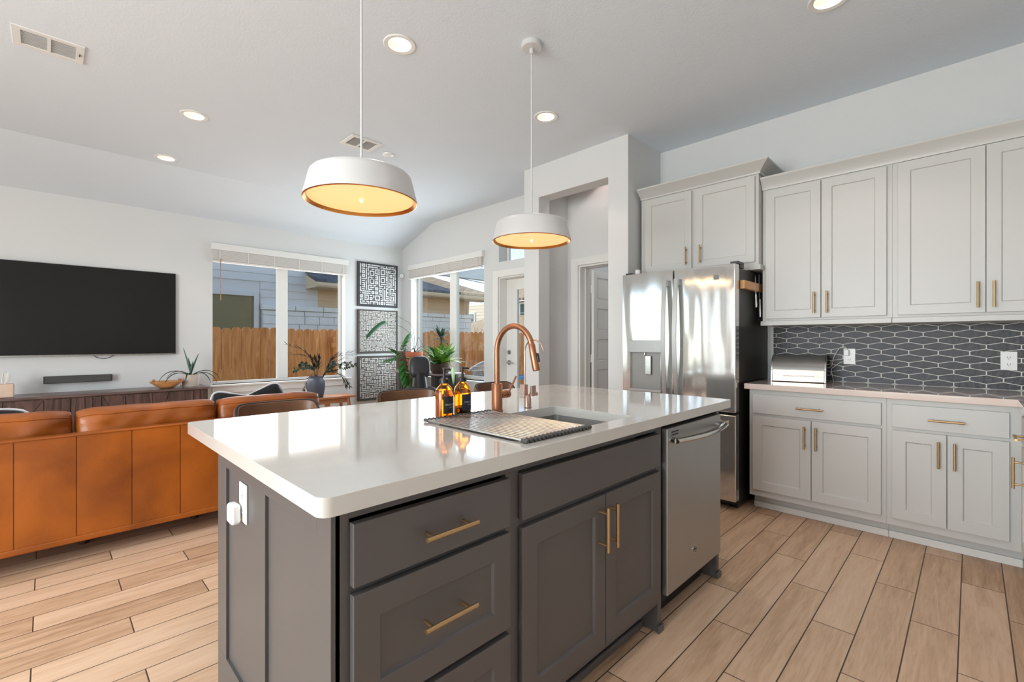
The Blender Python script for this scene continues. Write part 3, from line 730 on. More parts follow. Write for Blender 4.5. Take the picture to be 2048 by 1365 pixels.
# outlet and plug-in on the island end
def outlet(P, U, N, label, decora=False):
    """P centre, U width dir, N out"""
    P = Vector(P); U = Vector(U); N = Vector(N)
    o = thing('power_outlet', label, 'power outlet', tuple(P))
    def pl(w, h, n0, n1, c=(0, 0)):
        m_ = MB(); q = lambda u, z, n: P + U * (c[0] + u) + Z_ * (c[1] + z) + N * n
        m_.add([q(-w, -h, n0), q(w, -h, n0), q(w, h, n0), q(-w, h, n0), q(-w, -h, n1), q(w, -h, n1), q(w, h, n1), q(-w, h, n1)],
               [(0, 3, 2, 1), (4, 5, 6, 7), (0, 1, 5, 4), (1, 2, 6, 5), (2, 3, 7, 6), (3, 0, 4, 7)]); return m_
    pl(.036, .058, .0005, .005).build('cover_plate', M['plastic'], o, bevel=.002)
    if decora: pl(.0165, .033, .005, .0068).build('socket_face', M['plastic'], o, bevel=.001)
    for s in (-1, 1):
        if not decora:
            m_ = MB(); c = P + Z_ * (.0195 * s); m_.cyl(c + N * .005, c + N * .0072, .0165, 28); m_.build('socket_face', M['plastic'], o)
        sl = MB()
        for u in (-.0065, .0065):
            c = P + Z_ * (.0215 * s) + U * u; q = lambda a, z, n: c + U * a + Z_ * z + N * n
            sl.add([q(-.0012, -.0045, .0073), q(.0012, -.0045, .0073), q(.0012, .0045, .0073), q(-.0012, .0045, .0073)], [(0, 1, 2, 3)])
        c = P + Z_ * (.0120 * s if s > 0 else -.031); sl.cyl(c + N * .0072, c + N * .0074, .0022, 10)
        sl.build('socket_slot', M['black'], o, smooth=0)
    return o
outlet((.419, 1.548, .735), (0, -1, 0), (-1, 0, 0), 'white power outlet on the end panel of the dark island', True)
mb = MB(); mb.box(.383, .4105, 1.545, 1.60, .672, .732)
pg = thing('smart_plug', 'small white plug-in device on the island end outlet', 'plug-in', (.398, 1.575, .668))
mb.build('housing', M['plastic'], pg, bevel=.010, seg=4)
mb = MB(); mb.cyl((.383, 1.57, .70), (.3822, 1.57, .70), .0022, 12); mb.build('indicator', M['led'], pg)

# ------------------------------------------------------------------ faucets, soap, drying rack
def arc(cx, cz, r, a0, a1, n): return [(cx + r * math.cos(R(a0 + (a1 - a0) * i / n)), cz + r * math.sin(R(a0 + (a1 - a0) * i / n))) for i in range(n + 1)]
FX, FY = 1.38, 1.462
fc = thing('kitchen_faucet', 'tall brushed copper gooseneck faucet with pull-down spray head behind the sink', 'faucet', (FX, FY, .9155))
mb = MB(); mb.lathe([(.0001, .0), (.027, .0), (.027, .004), (.0235, .006), (.0235, .118), (.0222, .120), (.0001, .120)], (FX, FY, .9155), 36); mb.build('base', M['copper'], fc)
path = [(0, 1.034), (0, 1.10), (0, 1.16)] + [(.103 - .103 * math.cos(R(a)), 1.18 + .103 * math.sin(R(a))) for a in range(0, 166, 11)]
mb = MB(); mb.tube([(FX, FY - s, z) for s, z in path], .0118, 20); mb.build('spout', M['copper'], fc, smooth=60)
s0, z0 = path[-1]; dv = Vector((0, -.259, -.966)); p0 = Vector((FX, FY - s0, z0)) 
mb = MB(); mb.tube([p0 - dv * .001, p0 + dv * .002, p0 + dv * .035, p0 + dv * .105, p0 + dv * .109], [.0122, .0138, .0145, .0158, .014], 24); sp = mb.build('spray_head', M['copper'], fc, smooth=50)
c = p0 + dv * .055 + Vector((.006, -.0155, 0)); mb = MB(); mb.tube([c - dv * .018, c - dv * .015, c + dv * .015, c + dv * .018], [.004, .006, .006, .004], 12); mb.build('spray_button', M['black'], sp)
mb = MB(); mb.cyl((FX + .02, FY, .985), (FX + .072, FY, .985), .0165, 28); mb.build('valve', M['copper'], fc, bevel=.002)
mb = MB(); mb.lathe([(.0172, 0), (.0172, .003)], (0, 0, 0), 28); 
mb = MB(); mb.tube([(FX + .062, FY - .01, .993), (FX + .098, FY - .02, 1.063)], .0042, 12); mb.build('lever', M['copper'], fc)
mb = MB(); mb.cyl((FX + .050, FY, .985), (FX + .0525, FY, .985), .0170, 28); mb.build('seal_ring', M['black'], fc)
GX, GY = 1.553, 1.44
ff = thing('filter_faucet', 'slender rose nickel drinking water tap beside the copper faucet', 'faucet', (GX, GY, .9155))
mb = MB(); mb.tube([(GX, GY, .9155), (GX, GY, .955), (GX - .006, GY + .004, .975)], [.0185, .0185, .016], 24)
mb.box(GX - .028, GX - .002, GY - .004, GY + .026, .962, 1.022); mb.build('base', M['rose'], ff, bevel=.003)
pp = [(0, 1.02), (0, 1.10), (0, 1.17)] + [(.05 - .05 * math.cos(R(a)), 1.175 + .05 * math.sin(R(a))) for a in range(0, 156, 12)]
mb = MB(); mb.tube([(GX - .015, GY + .005 - s * 1.1, z) for s, z in pp] + [(GX - .015, GY + .005 - .1135, 1.178)], .0036, 12); mb.build('spout', M['rose'], ff, smooth=60)
mb = MB(); mb.cyl((GX + .008, GY - .012, .985), (GX + .045, GY - .014, .975), .0095, 20); mb.box(GX + .0, GX + .03, GY - .024, GY - .014, .968, 1.016); mb.build('lever', M['rose'], ff, bevel=.002)

def soap(x, y, label, txt, m, face, fill):
    r = .0355; t = thing('soap_bottle', label, 'soap bottle', (x, y, .9155))
    mb = MB(); prof = [(.0001, .001), (.031, .001), (.0345, .004), (r, .010), (r, .092), (.0345, .105), (.030, .117), (.022, .127), (.0145, .134), (.0130, .142)]
    inn = [(.0115, .142), (.0120, .134), (.020, .1255), (.028, .116), (.0325, .104), (.0335, .092), (.0335, .010), (.032, .005), (.0001, .004)]
    mb.lathe(prof + inn, (x, y, .9155), 44); mb.build('bottle', M['amber'], t, smooth=60)
    q = MB(); q.lathe([(.0001, .0045), (.0315, .0055), (.0333, .0105), (.0333, fill), (.0001, fill)], (x, y, .9155), 36); q.build('soap', M['amberl'] if fill > .08 else M['label'], t)
    c = MB(); c.lathe([(.0132, .137), (.0175, .138), (.0175, .153), (.013, .157), (.0065, .159), (.0065, .170), (.0045, .171), (.0045, .190), (.0075, .191), (.0075, .197), (.0001, .199)], (x, y, .9155), 28, cap0=True)
    a = Vector((math.cos(face + .5), math.sin(face + .5), 0)); b0 = Vector((x, y, .9155 + .193))
    c.tube([b0, b0 + a * .022, b0 + a * .028 - Z_ * .004], [.0045, .004, .003], 10); c.build('pump', M['black'], t)
    lb = MB(); n = 16; half = .95; z0, z1 = .9155 + .022, .9155 + .088; vs = []
    for i in range(n + 1):
        a = face - half + 2 * half * i / n
        for z in (z0, z1): vs.append((x + (r + .0004) * math.cos(a), y + (r + .0004) * math.sin(a), z))
    lb.add(vs, [(2 * i, 2 * i + 2, 2 * i + 3, 2 * i + 1) for i in range(n)]); lo = lb.build('label', m, t)
    for s, size, dz in ((txt, .0095, .066), ('N° 01', .0065, .055), ('—————', .004, .030)):
        tb = MB(); vv, ff_ = text_mesh(s, size)
        tb.add([(x + (r + .0009) * math.cos(face + u / r), y + (r + .0009) * math.sin(face + u / r), .9155 + dz - .01 + w) for u, w, _ in vv], ff_)
        tb.build('lettering', M['ink'], lo, smooth=0)
soap(1.108, 1.478, 'amber soap bottle with black HAND SOAP label, left of the pair', 'HAND SOAP', M['label'], R(-78), .112)
soap(1.210, 1.490, 'amber soap bottle with dark DISH SOAP label, right of the pair', 'DISH SOAP', M['labelb'], R(-78), .034)

rk = thing('drying_rack', 'roll-up steel drying rack laid over the left part of the sink', 'drying rack', (1.16, 1.19, .9155))
NR = 18; 
for i in range(NR):
    x = 1.004 + i * .0188; mb = MB(); mb.cyl((x, .944, .9225), (x, 1.447, .9225), .0042, 10); mb.build('rod', M['steelh'], rk)
for y0, y1 in ((.930, .956), (1.436, 1.462)):
    mb = MB()
    for i in range(NR):
        x = 1.004 + i * .0188; mb.tube([(x, y0, .9225), (x, y0 + .003, .9225), (x, y1 - .003, .9225), (x, y1, .9225)], [.0045, .0068, .0068, .0045], 12)
        if i < NR - 1: mb.box(x, x + .0188, y0 + .008, y1 - .008, .9185, .9225)
    mb.build('end_strip', M['rubber'], rk)

# ------------------------------------------------------------------ refrigerator
fr = thing('refrigerator', 'stainless french door refrigerator with a dispenser in its left door', 'refrigerator', (3.82, 1.645, 0))
mb = MB(); mb.box(3.53, 4.19, 1.195, 2.095, .03, 1.752); mb.build('body', M['fside'], fr, bevel=.004)
XF, XD = 3.45, 3.525
D = MB()     # left door built around the dispenser recess
ya, yz = 1.655, 2.10
for (p, q, a, b) in ((ya, 1.757, .705, 1.776), (2.03, yz, .705, 1.776), (1.757, 2.03, 1.22, 1.776), (1.757, 2.03, .705, .822)): D.box(XF, XD, p, q, a, b)
D.box(XD - .012, XD, 1.757, 2.03, .822, 1.22)
dl = D.build('door', M['steel'], fr, smooth=0)
D = MB(); D.box(XF, XD, 1.187, 1.647, .705, 1.776); dr_ = D.build('door', M['steel'], fr, bevel=.010, seg=3)
D = MB(); D.box(XF, XD, 1.187, 2.10, .068, .688); dz = D.build('freezer_drawer', M['steel'], fr, bevel=.008, seg=3)
def sweepbox(mb, path, w, t):
    P = [Vector(p) for p in path]; vs = []; n = len(P)
    for i, p in enumerate(P):
        d = (P[min(i + 1, n - 1)] - P[max(i - 1, 0)]).normalized(); nr = d.cross(Y_).normalized()
        vs += [p - Y_ * w - nr * t, p + Y_ * w - nr * t, p + Y_ * w + nr * t, p - Y_ * w + nr * t]
    fs = [(i * 4 + k, i * 4 + (k + 1) % 4, i * 4 + 4 + (k + 1) % 4, i * 4 + 4 + k) for i in range(n - 1) for k in range(4)] + [(0, 1, 2, 3), tuple(4 * n - 4 + k for k in range(4))]
    mb.add(vs, fs)
def fhandle(y, par):
    mb = MB(); pts = []
    for i in range(13):
        u = i / 12; pts.append((XF - .035 - .035 * math.sin(math.pi * u), y, .80 + .90 * u))
    sweepbox(mb, pts, .0165, .007)
    for z in (.83, 1.67): mb.box(XF - .042, XF, y - .011, y + .011, z - .02, z + .02)
    mb.build('handle', M['steelp'], par, bevel=.002)
fhandle(1.704, dl); fhandle(1.612, dr_)
mb = MB(); mb.tube([(XF - .06, 1.27, .622), (XF - .065, 1.645, .622), (XF - .06, 2.02, .622)], .014, 12)
for y in (1.275, 2.015): mb.box(XF - .062, XF, y - .02, y + .02, .605, .640)
mb.build('handle', M['steelh'], dz, bevel=.002)
mb = MB(); mb.box(XF - .012, XF + .03, 1.748, 2.038, 1.126, 1.226); cp = mb.build('control_panel', M['steelp'], dl, bevel=.003)
mb = MB()
for k in range(3):
    for y in (2.0, 1.80): mb.box(XF - .0128, XF - .012, y - .009, y + .009, 1.143 + k * .026, 1.146 + k * .026)
for y in (1.955, 1.905, 1.86): mb.box(XF - .0128, XF - .012, y - .007, y + .007, 1.143, 1.146)
mb.build('button_mark', M['vent'], cp, smooth=0)
mb = MB(); mb.box(XF + .022, XF + .027, 1.757, 2.03, .828, 1.126); mb.build('dispenser_recess', M['sink'], dl, smooth=0)
mb = MB(); mb.box(XF - .008, XF + .03, 1.752, 2.034, .806, .828); mb.build('drip_tray', M['steelp'], dl, bevel=.003)
mb = MB(); mb.box(XF - .002, XF + .012, 1.843, 1.893, .945, 1.10); mb.build('paddle', M['steelh'], dl, bevel=.004)
mb = MB(); mb.tube([(XF + .01, 1.90, 1.126), (XF + .01, 1.905, 1.108), (XF + .01, 1.893, 1.104)], .004, 8); mb.build('water_spout', M['steelh'], dl)
mb = MB(); mb.box(XF - .001, XF, 1.302, 1.342, 1.668, 1.706); eb = mb.build('badge', M['badge'], dr_, bevel=.0005)
mb = MB(); cc = Vector((XF - .0016, 1.322, 1.687)); mb.tube([cc + Vector((0, .011 * math.cos(a), .011 * math.sin(a))) for a in [k * math.pi / 12 for k in range(25)]], .0015, 6, caps=False); mb.build('emblem', M['rubber'], eb)
mb = MB(); cc = Vector((XF - .0008, 1.262, 1.680)); mb.tube([cc + Vector((0, u, w)) for u, w in ((.022, .012), (.026, .0), (.012, -.014), (-.004, -.004), (-.016, .012), (-.006, .018), (.002, .006))], .0009, 6); mb.build('script_mark', M['vent'], dr_)
for y in (1.215, 2.075):
    mb = MB(); mb.box(3.50, 3.62, y - .028, y + .028, 1.777, 1.797); mb.box(3.54, 3.62, y - .028, y + .028, 1.752, 1.777); mb.build('hinge_cover', M['fside'], fr, bevel=.003)
mb = MB()
for y in (1.23, 2.06):
    for x in (3.56, 4.1): m2 = MB(); m2.cyl((x, y - .02, .016), (x, y + .02, .016), .016, 14); m2.build('foot', M['black'], fr)
mb.box(3.545, 3.6, 1.26, 2.03, .008, .03); mb.build('base_grille', M['black'], fr)
mb = MB(); mb.lathe([(.0001, 0), (.020, 0), (.022, .003), (.022, .080), (.019, .088), (.0001, .088)], (3.645, 2.068, 1.7525), 24)
tag(mb.build('white_canister', M['plastic']), 'small white cylinder standing on top of the refrigerator', 'canister')
kb = MB(); kb.box(3.55, 3.945, 1.160, 1.1945, 1.600, 1.662)
tag(kb.build('knife_strip', M['bamboo'], bevel=.003), 'light wooden magnetic knife strip on the side of the refrigerator', 'knife strip')
def knife(x, zt, zb, lean, label):
    t = thing('kitchen_knife', label, 'knife', (x, 1.155, zb))
    y = 1.1575; zm = zb + (zt - zb) * .42; w = .013
    px = lambda z: x + lean * (zt - z)
    b = MB(); b.prism([(px(zt), y, zt), (px(zt) + w * .5, y, zt - .03), (px(zm) + w, y, zm + .02), (px(zm) + w, y, zm), (px(zm) - w * .6, y, zm), (px(zt) - w * .3, y, zt - .02)], (0, .0018, 0)); b.build('blade', M['steelh'], t, smooth=0)
    h = MB(); h.tube([(px(zm), y, zm), (px(zm) + .003, y, zm - .04), (px(zb) + .004, y, zb + .02), (px(zb) + .004, y, zb)], [.007, .0085, .0095, .007], 12, flat=.6); h.build('handle', M['steelp'], t)
knife(3.775, 1.715, 1.475, .05, 'shorter steel knife on the wooden strip, nearer the refrigerator doors')
knife(3.865, 1.735, 1.405, .05, 'longer steel knife on the wooden strip, farther from the refrigerator doors')

# ------------------------------------------------------------------ white cabinets on the kitchen wall
NX = Vector((-1, 0, 0)); UY = Vector((0, -1, 0))
def wfront(parent, kind, y_hi, y_lo, z0, z1, xb, rail, hp=None, t=.02):
    return front(parent, kind, (xb, y_hi, z0), UY, NX, y_hi - y_lo, z1 - z0, rail, M['cab'], hp, t)
def crown(parent, xf, y_hi, y_lo, z0, h, out, ret=False):
    prof = [(0, 0), (-.012, 0), (-.014, .012), (-out * .45, h * .45), (-out * .8, h * .72), (-out * .92, h * .80), (-out, h * .86), (-out, h), (0, h)]
    mb = MB()
    if ret:
        a = [(xf + u, y_lo + u, z0 + w) for u, w in prof]; b = [(xf + u, y_hi, z0 + w) for u, w in prof]
        n = len(prof); mb.add(a + b, [tuple(range(n)), tuple(range(n, 2 * n))] + [(i, (i + 1) % n, n + (i + 1) % n, n + i) for i in range(n)])
        a = [(xf + u, y_lo + u, z0 + w) for u, w in prof]; b = [(4.215, y_lo + u, z0 + w) for u, w in prof]
        mb.add(a + b, [tuple(range(n)), tuple(range(n, 2 * n))] + [(i, (i + 1) % n, n + (i + 1) % n, n + i) for i in range(n)])
    else: mb.prism([(xf + u, y_lo, z0 + w) for u, w in prof], (0, y_hi - y_lo, 0))
    mb.build('crown_molding', M['cab'], parent, smooth=30)
fcab = thing('wall_cabinet', 'white two-door cabinet mounted high over the refrigerator', 'cabinet', (4.0, 1.62, 1.80))
mb = MB(); mb.box(3.80, 4.215, 1.142, 2.12, 1.80, 2.53); mb.build('body', M['cab'], fcab, bevel=.0015)
wfront(fcab, 'door', 2.075, 1.652, 1.822, 2.475, 3.80, .06, ((3.78, 1.692, 1.855), (3.78, 1.692, 2.005)))
wfront(fcab, 'door', 1.622, 1.165, 1.822, 2.475, 3.80, .06, ((3.78, 1.572, 1.855), (3.78, 1.572, 2.005)))
mb = MB(); mb.box(3.785, 4.215, 1.125, 2.12, 1.762, 1.7995); mb.build('light_rail', M['cab'], fcab, bevel=.003)
crown(fcab, 3.7995, 2.12, 1.1415, 2.487, .085, .085, True)
u1 = thing('wall_cabinet', 'tall white two-door wall cabinet over the bread box', 'cabinet', (4.05, .75, 1.337))
mb = MB(); mb.box(3.88, 4.215, .3642, 1.138, 1.372, 2.385); mb.build('body', M['cab'], u1, bevel=.0015)
wfront(u1, 'door', 1.112, .757, 1.388, 2.362, 3.88, .06, ((3.86, .793, 1.418), (3.86, .793, 1.570)))
wfront(u1, 'door', .752, .392, 1.388, 2.362, 3.88, .06, ((3.86, .716, 1.418), (3.86, .716, 1.570)))
mb = MB(); mb.box(3.862, 4.215, .366, 1.148, 1.337, 1.3715); mb.build('light_rail', M['cab'], u1, bevel=.003)
crown(u1, 3.8795, 1.138, .3645, 2.372, .088, .062)
u2 = thing('wall_cabinet', 'tall white two-door wall cabinet cut by the right edge of the frame', 'cabinet', (4.05, -.2, 1.337))
mb = MB(); mb.box(3.88, 4.215, -.845, .364, 1.372, 2.385); mb.build('body', M['cab'], u2, bevel=.0015)
wfront(u2, 'door', .335, -.059, 1.388, 2.366, 3.88, .06, ((3.86, -.028, 1.416), (3.86, -.028, 1.568)))
wfront(u2, 'door', -.063, -.46, 1.388, 2.366, 3.88, .06, ((3.86, -.093, 1.416), (3.86, -.093, 1.568)))
mb = MB(); mb.box(3.862, 4.215, -.845, .3645, 1.337, 1.3715); mb.build('light_rail', M['cab'], u2, bevel=.003)
crown(u2, 3.8795, .3645, -.845, 2.372, .088, .062)
def base(label, yh, yl, splits, drawer, dh):
    """base cabinet: fronts at x=3.57"""
    t = thing('base_cabinet', label, 'cabinet', (3.9, (yh + yl) / 2, 0))
    mb = MB(); mb.box(3.59, 4.215, yl, yh, .112, .8745); mb.box(3.70, 4.215, yl, yh, .001, .1125); mb.build('body', M['cab'], t, bevel=.0015)
    mb = MB(); mb.box(3.686, 3.70, yl, yh, .0, .045); mb.build('shoe_molding', M['trim'], t, bevel=.005)
    wfront(t, 'drawer', drawer[0], drawer[1], .706, .842, 3.59, 0, ((3.57, dh[0], .767), (3.57, dh[1], .767)))
    for (a, b_, hy) in splits: wfront(t, 'door', a, b_, .160, .687, 3.59, .062, ((3.57, hy, .499), (3.57, hy, .650)))
    return t
b1 = base('white base cabinet with one wide drawer and two doors beside the refrigerator', 1.14, .3642, [(1.114, .755, .788), (.751, .389, .722)], (1.114, .389), (.835, .684))
b2 = base('white base cabinet with one drawer and two narrower doors, next to the corner', .364, -.198, [(.337, .099, .132), (.095, -.143, .066)], (.337, -.143), (.176, .025))
b3 = thing('base_cabinet', 'white corner base cabinet at the right edge of the frame, only its brass pulls showing', 'cabinet', (2.9, -.53, 0))
mb = MB(); mb.box(1.9, 3.588, -.845, -.20, .112, .8745); mb.box(3.5885, 4.215, -.845, -.1985, .001, .8745); mb.box(1.9, 3.588, -.845, -.30, .001, .1125); mb.build('body', M['cab'], b3, bevel=.0015)
for xa, xb, hx in ((2.62, 3.48, (3.12, 3.27)), (1.92, 2.6, (2.19, 2.33))):
    front(b3, 'drawer', (xb, -.20, .706), -X_, Y_, xb - xa, .136, 0, M['cab'], ((hx[1], -.18, .767), (hx[0], -.18, .767)))
    front(b3, 'door', (xb, -.20, .160), -X_, Y_, xb - xa, .527, .062, M['cab'], ((xb - .15, -.18, .499), (xb - .15, -.18, .65)))
ct = MB(); poly = [(3.55, 1.165), (4.195, 1.165), (4.195, -.845), (1.88, -.845), (1.88, -.17), (3.53, -.17), (3.55, -.19)]
top2 = plate('countertop', M['quartz2'], poly[::-1], .875, .915, None, bevel=.004)
tag(top2, 'white worktop with pink light put into its colour, on the white base cabinets, under the dark tiles', 'countertop')
# backsplash of elongated hexagons
bs = thing('tile_backsplash', 'dark slate backsplash of elongated hexagon tiles with white grout', 'backsplash', (4.21, .15, .915))
mb = MB(); mb.box(4.206, 4.2195, -.845, 1.165, .9152, 1.3368); mb.build('grout', M['grout'], bs, smooth=0)
mb = MB(); tw, ve, rise, g = .150, .0245, .0170, .0024
def hexa(cy, cz):
    hw = tw / 2 - g; a = ve / 2 - g * .2; hgt = ve / 2 + rise - g * .9
    p = [(cy - hw, cz - a), (cy, cz - hgt), (cy + hw, cz - a), (cy + hw, cz + a), (cy, cz + hgt), (cy - hw, cz + a)]
    p = clip_rect(p, -.843, 1.152, .917, 1.3355)
    if len(p) > 2:
        q = len(p); cyy = sum(u for u, _ in p) / q; czz = sum(w for _, w in p) / q
        fr_ = [(4.2045, cyy + (u - cyy) * .985, czz + (w - czz) * .94) for u, w in p]; bk = [(4.2065, u, w) for u, w in p]
        mb.add(fr_ + bk, [tuple(range(q))] + [(i, (i + 1) % q, q + (i + 1) % q, q + i) for i in range(q)])
for r in range(-9, 4):
    for k in range(-12, 4):
        cy = .832 + .075 + k * .15 + (0.075 if r % 2 else 0); cz = 1.265 + r * (ve + rise); hexa(cy, cz)
mb.build('tile', M['tile'], bs, smooth=0)['kind'] = 'stuff'
mb = MB(); mb.box(4.204, 4.2195, 1.153, 1.168, .9155, 1.3365); mb.build('edge_trim', M['trim'], bs)
outlet((4.2035, .642, 1.105), (0, -1, 0), (-1, 0, 0), 'white power outlet on the dark tiles with charging cables plugged in')
outlet((4.2035, -.165, 1.097), (0, -1, 0), (-1, 0, 0), 'white power outlet on the dark tiles with nothing plugged in')
ch = thing('phone_charger', 'white charger block and cables plugged in above the bread box', 'charger', (4.19, .65, 1.08))
mb = MB(); mb.box(4.172, 4.195, .642, .672, 1.112, 1.155); mb.build('adapter', M['plastic'], ch, bevel=.003)
def spl(pts, n=8):
    P = [Vector(p) for p in pts]; out = []
    for i in range(len(P) - 1):
        p0 = P[max(i - 1, 0)]; p1 = P[i]; p2 = P[i + 1]; p3 = P[min(i + 2, len(P) - 1)]
        for k in range(n):
            t = k / n; out.append(.5 * ((2 * p1) + (p2 - p0) * t + (2 * p0 - 5 * p1 + 4 * p2 - p3) * t * t + (3 * p1 - p0 - 3 * p2 + p3) * t ** 3))
    out.append(P[-1]); return out
mb = MB(); mb.tube(spl([(4.185, .655, 1.155), (4.183, .665, 1.175), (4.18, .70, 1.165), (4.19, .735, 1.10), (4.19, .752, 1.03), (4.19, .80, 1.01)]), .0022, 8); mb.build('cable', M['cord'], ch)
mb = MB(); mb.tube(spl([(4.192, .675, 1.065), (4.185, .70, 1.055), (4.185, .735, 1.025), (4.188, .752, 1.005), (4.19, .745, .96), (4.19, .738, .9175)]), .0022, 8); mb.build('cable', M['cord'], ch)

# bread box
bb = thing('bread_box', 'stainless steel roll-top bread box on the pink-lit white worktop', 'bread box', (4.03, .930, .9155), R(9.0), local=True)
hw, dp = .175, .235
prof = [(-dp / 2, 0), (-dp / 2, .088)] + [(-dp / 2 + .02 + .165 - .165 * math.cos(R(a)), .088 + .112 * math.sin(R(a))) for a in range(0, 91, 10)] + [(dp / 2, .200), (dp / 2, 0)]
for s in (-1, 1):
    mb = MB(); mb.prism([(x * 1.02, s * hw - (.012 if s > 0 else 0), z * 1.01) for x, z in prof], (0, .012, 0)); mb.build('end_panel', M['steelp'], bb, bevel=.002)
mb = MB(); lo = [(-dp / 2, .004), (-dp / 2, .082), (-dp / 2 + .01, .082), (dp / 2 - .01, .004)]
mb.box(-dp / 2 + .002, dp / 2 - .004, -hw + .012, hw - .012, .003, .088); mb.box(dp / 2 - .02, dp / 2 - .004, -hw + .012, hw - .012, .088, .196); mb.build('body', M['warms'], bb, bevel=.002)
rt = [(x, z) for x, z in prof[2:-2]]
mb = MB(); mb.prism([(x + .003, -hw + .012, z - .004) for x, z in rt] + [(x + .012, -hw + .012, z - .012) for x, z in rt[::-1]], (0, 2 * hw - .024, 0)); mb.build('roll_top', M['sink'], bb, smooth=40)
mb = MB(); mb.box(-dp / 2 - .003, -dp / 2 + .002, -hw + .012, hw - .012, .040, .090); dd = mb.build('front_lip', M['warms'], bb, bevel=.001)
mb = MB(); mb.handle((-dp / 2 - .003, -.10, .045), (-dp / 2 - .003, .09, .045), (-1, 0, 0), .018, .0035, .01); mb.build('handle', M['steelh'], dd)

# ------------------------------------------------------------------ tan leather sofa (seen from behind)
SX0, SX1, SY0 = -.62, 1.62, 3.475
sf = thing('leather_sofa', 'tan leather three-seat sofa seen from behind, on dark wooden feet', 'sofa', ((SX0 + SX1) / 2, 3.93, 0))
mb = MB(); xs = [SX0] + [-.352, -.118, .117, .353, .586, .82, 1.054, 1.288] + [SX1]
def pad(mb, x0, x1, y0, y1, z0, z1, bulge, nx=6, nz=6, r=.02):
    """back skin: slightly bulged panel facing -Y"""
    vs = []; 
    for i in range(nx + 1):
        for k in range(nz + 1):
            u = i / nx; w = k / nz; b = bulge * (1 - (2 * u - 1) ** 4) * (1 - (2 * w - 1) ** 6)
            vs.append((x0 + (x1 - x0) * u, y0 - b, z0 + (z1 - z0) * w))
    fs = [(i * (nz + 1) + k, (i + 1) * (nz + 1) + k, (i + 1) * (nz + 1) + k + 1, i * (nz + 1) + k + 1) for i in range(nx) for k in range(nz)]
    mb.add(vs, fs)
for i in range(len(xs) - 1): pad(mb, xs[i] + .002, xs[i + 1] - .002, SY0 + .006, 0, .150, .700, .0022)
mb.box(SX0, SX1, SY0 + .010, SY0 + .125, .148, .702)
mb.build('back', M['leather'], sf, smooth=30)
mb = MB(); mb.tube([(SX0, SY0 + .004, .704), (SX1, SY0 + .004, .704)], .0065, 10); mb.tube([(SX0 + .003, SY0 + .01, .15), (SX0 + .003, SY0 + .01, .70)], .006, 8); mb.build('piping', M['leather'], sf)
mb = MB(); mb.box(SX0, SX1, SY0, SY0 + .88, .115, .150); mb.build('base_rail', M['leather'], sf, bevel=.008)
for s, (a, b) in enumerate(((SX0, SX0 + .11), (SX1 - .11, SX1))):
    mb = MB(); mb.box(a, b, SY0 + .126, SY0 + .88, .152, .60); mb.build('armrest', M['leather'], sf, bevel=.03, seg=4)
for i in range(3):
    a = SX0 + .112 + i * .672; mb = MB(); mb.box(a, a + .668, SY0 + .15, SY0 + .90, .155, .44); mb.build('seat_cushion', M['leather'], sf, bevel=.05, seg=4)
def cushion(mb, x0, x1, yc, th, z0, z1, seed, wr=.012, nx=40, nz=18):
    """pillowy cushion: front/back bulged, pinched corners, wrinkles near the ends"""
    rnd = random.Random(seed); sides = []
    for sgn in (-1, 1):
        g = []
        for i in range(nx + 1):
            for k in range(nz + 1):
                u = 2 * i / nx - 1; w = 2 * k / nz - 1
                rim = (1 - abs(u) ** 6) ** .5 * (1 - abs(w) ** 5) ** .5
                x = (x0 + x1) / 2 + (x1 - x0) / 2 * u * (1 - .018 * abs(w) ** 3)
                z = (z0 + z1) / 2 + (z1 - z0) / 2 * w * (1 - .10 * abs(u) ** 9) + .006 * noise.noise(Vector((x * 7 + seed, 0, w)))
                wrk = wr * (abs(u) ** 3) * math.sin(w * 14 + seed + 2 * u) * .35 + wr * noise.noise(Vector((x * 9 + seed, z * 14, sgn * 3))) * .6
                y = yc + sgn * (th / 2 * (.22 + .78 * rim) + wrk * rim)
                g.append((x, y, z))
        sides.append(g)
    m1 = nz + 1; N = len(sides[0]); vs = sides[0] + sides[1]; fs = []
    for i in range(nx):
        for k in range(nz):
            a = i * m1 + k; fs += [(a, a + m1, a + m1 + 1, a + 1), (N + a, N + a + 1, N + a + m1 + 1, N + a + m1)]
    for i in range(nx):
        for k in (0, nz): a = i * m1 + k; fs.append((a, N + a, N + a + m1, a + m1))
    for k in range(nz):
        for i in (0, nx): a = i * m1 + k; fs.append((a, a + 1, N + a + 1, N + a))
    mb.add(vs, fs); return lambda i, k: Vector(sides[0][i * m1 + k])
for i, (a, b) in enumerate(((-.592, .108), (.116, .822), (.828, 1.535))):
    mb = MB(); sf_ = cushion(mb, a, b, SY0 + .245, .20, .445, .822, i * 5 + 1, .022, 60, 24); c_ = mb.build('back_cushion', M['leather'], sf, smooth=75)
    p = MB(); p.tube([sf_(j, 22) + Vector((0, -.001, 0)) for j in range(1, 60)], .004, 8); p.build('piping', M['leather'], c_)
for x, y in ((.16, 3.80), (.72, 3.80), (-.52, 3.60), (1.52, 3.60), (-.52, 4.27), (1.52, 4.27), (.16, 4.27), (.72, 4.27)):
    mb = MB(); mb.lathe([(.020, 0), (.024, .004), (.030, .1145)], (x, y, 0), 20, cap0=True, cap1=True); mb.build('leg', M['leg'], sf)
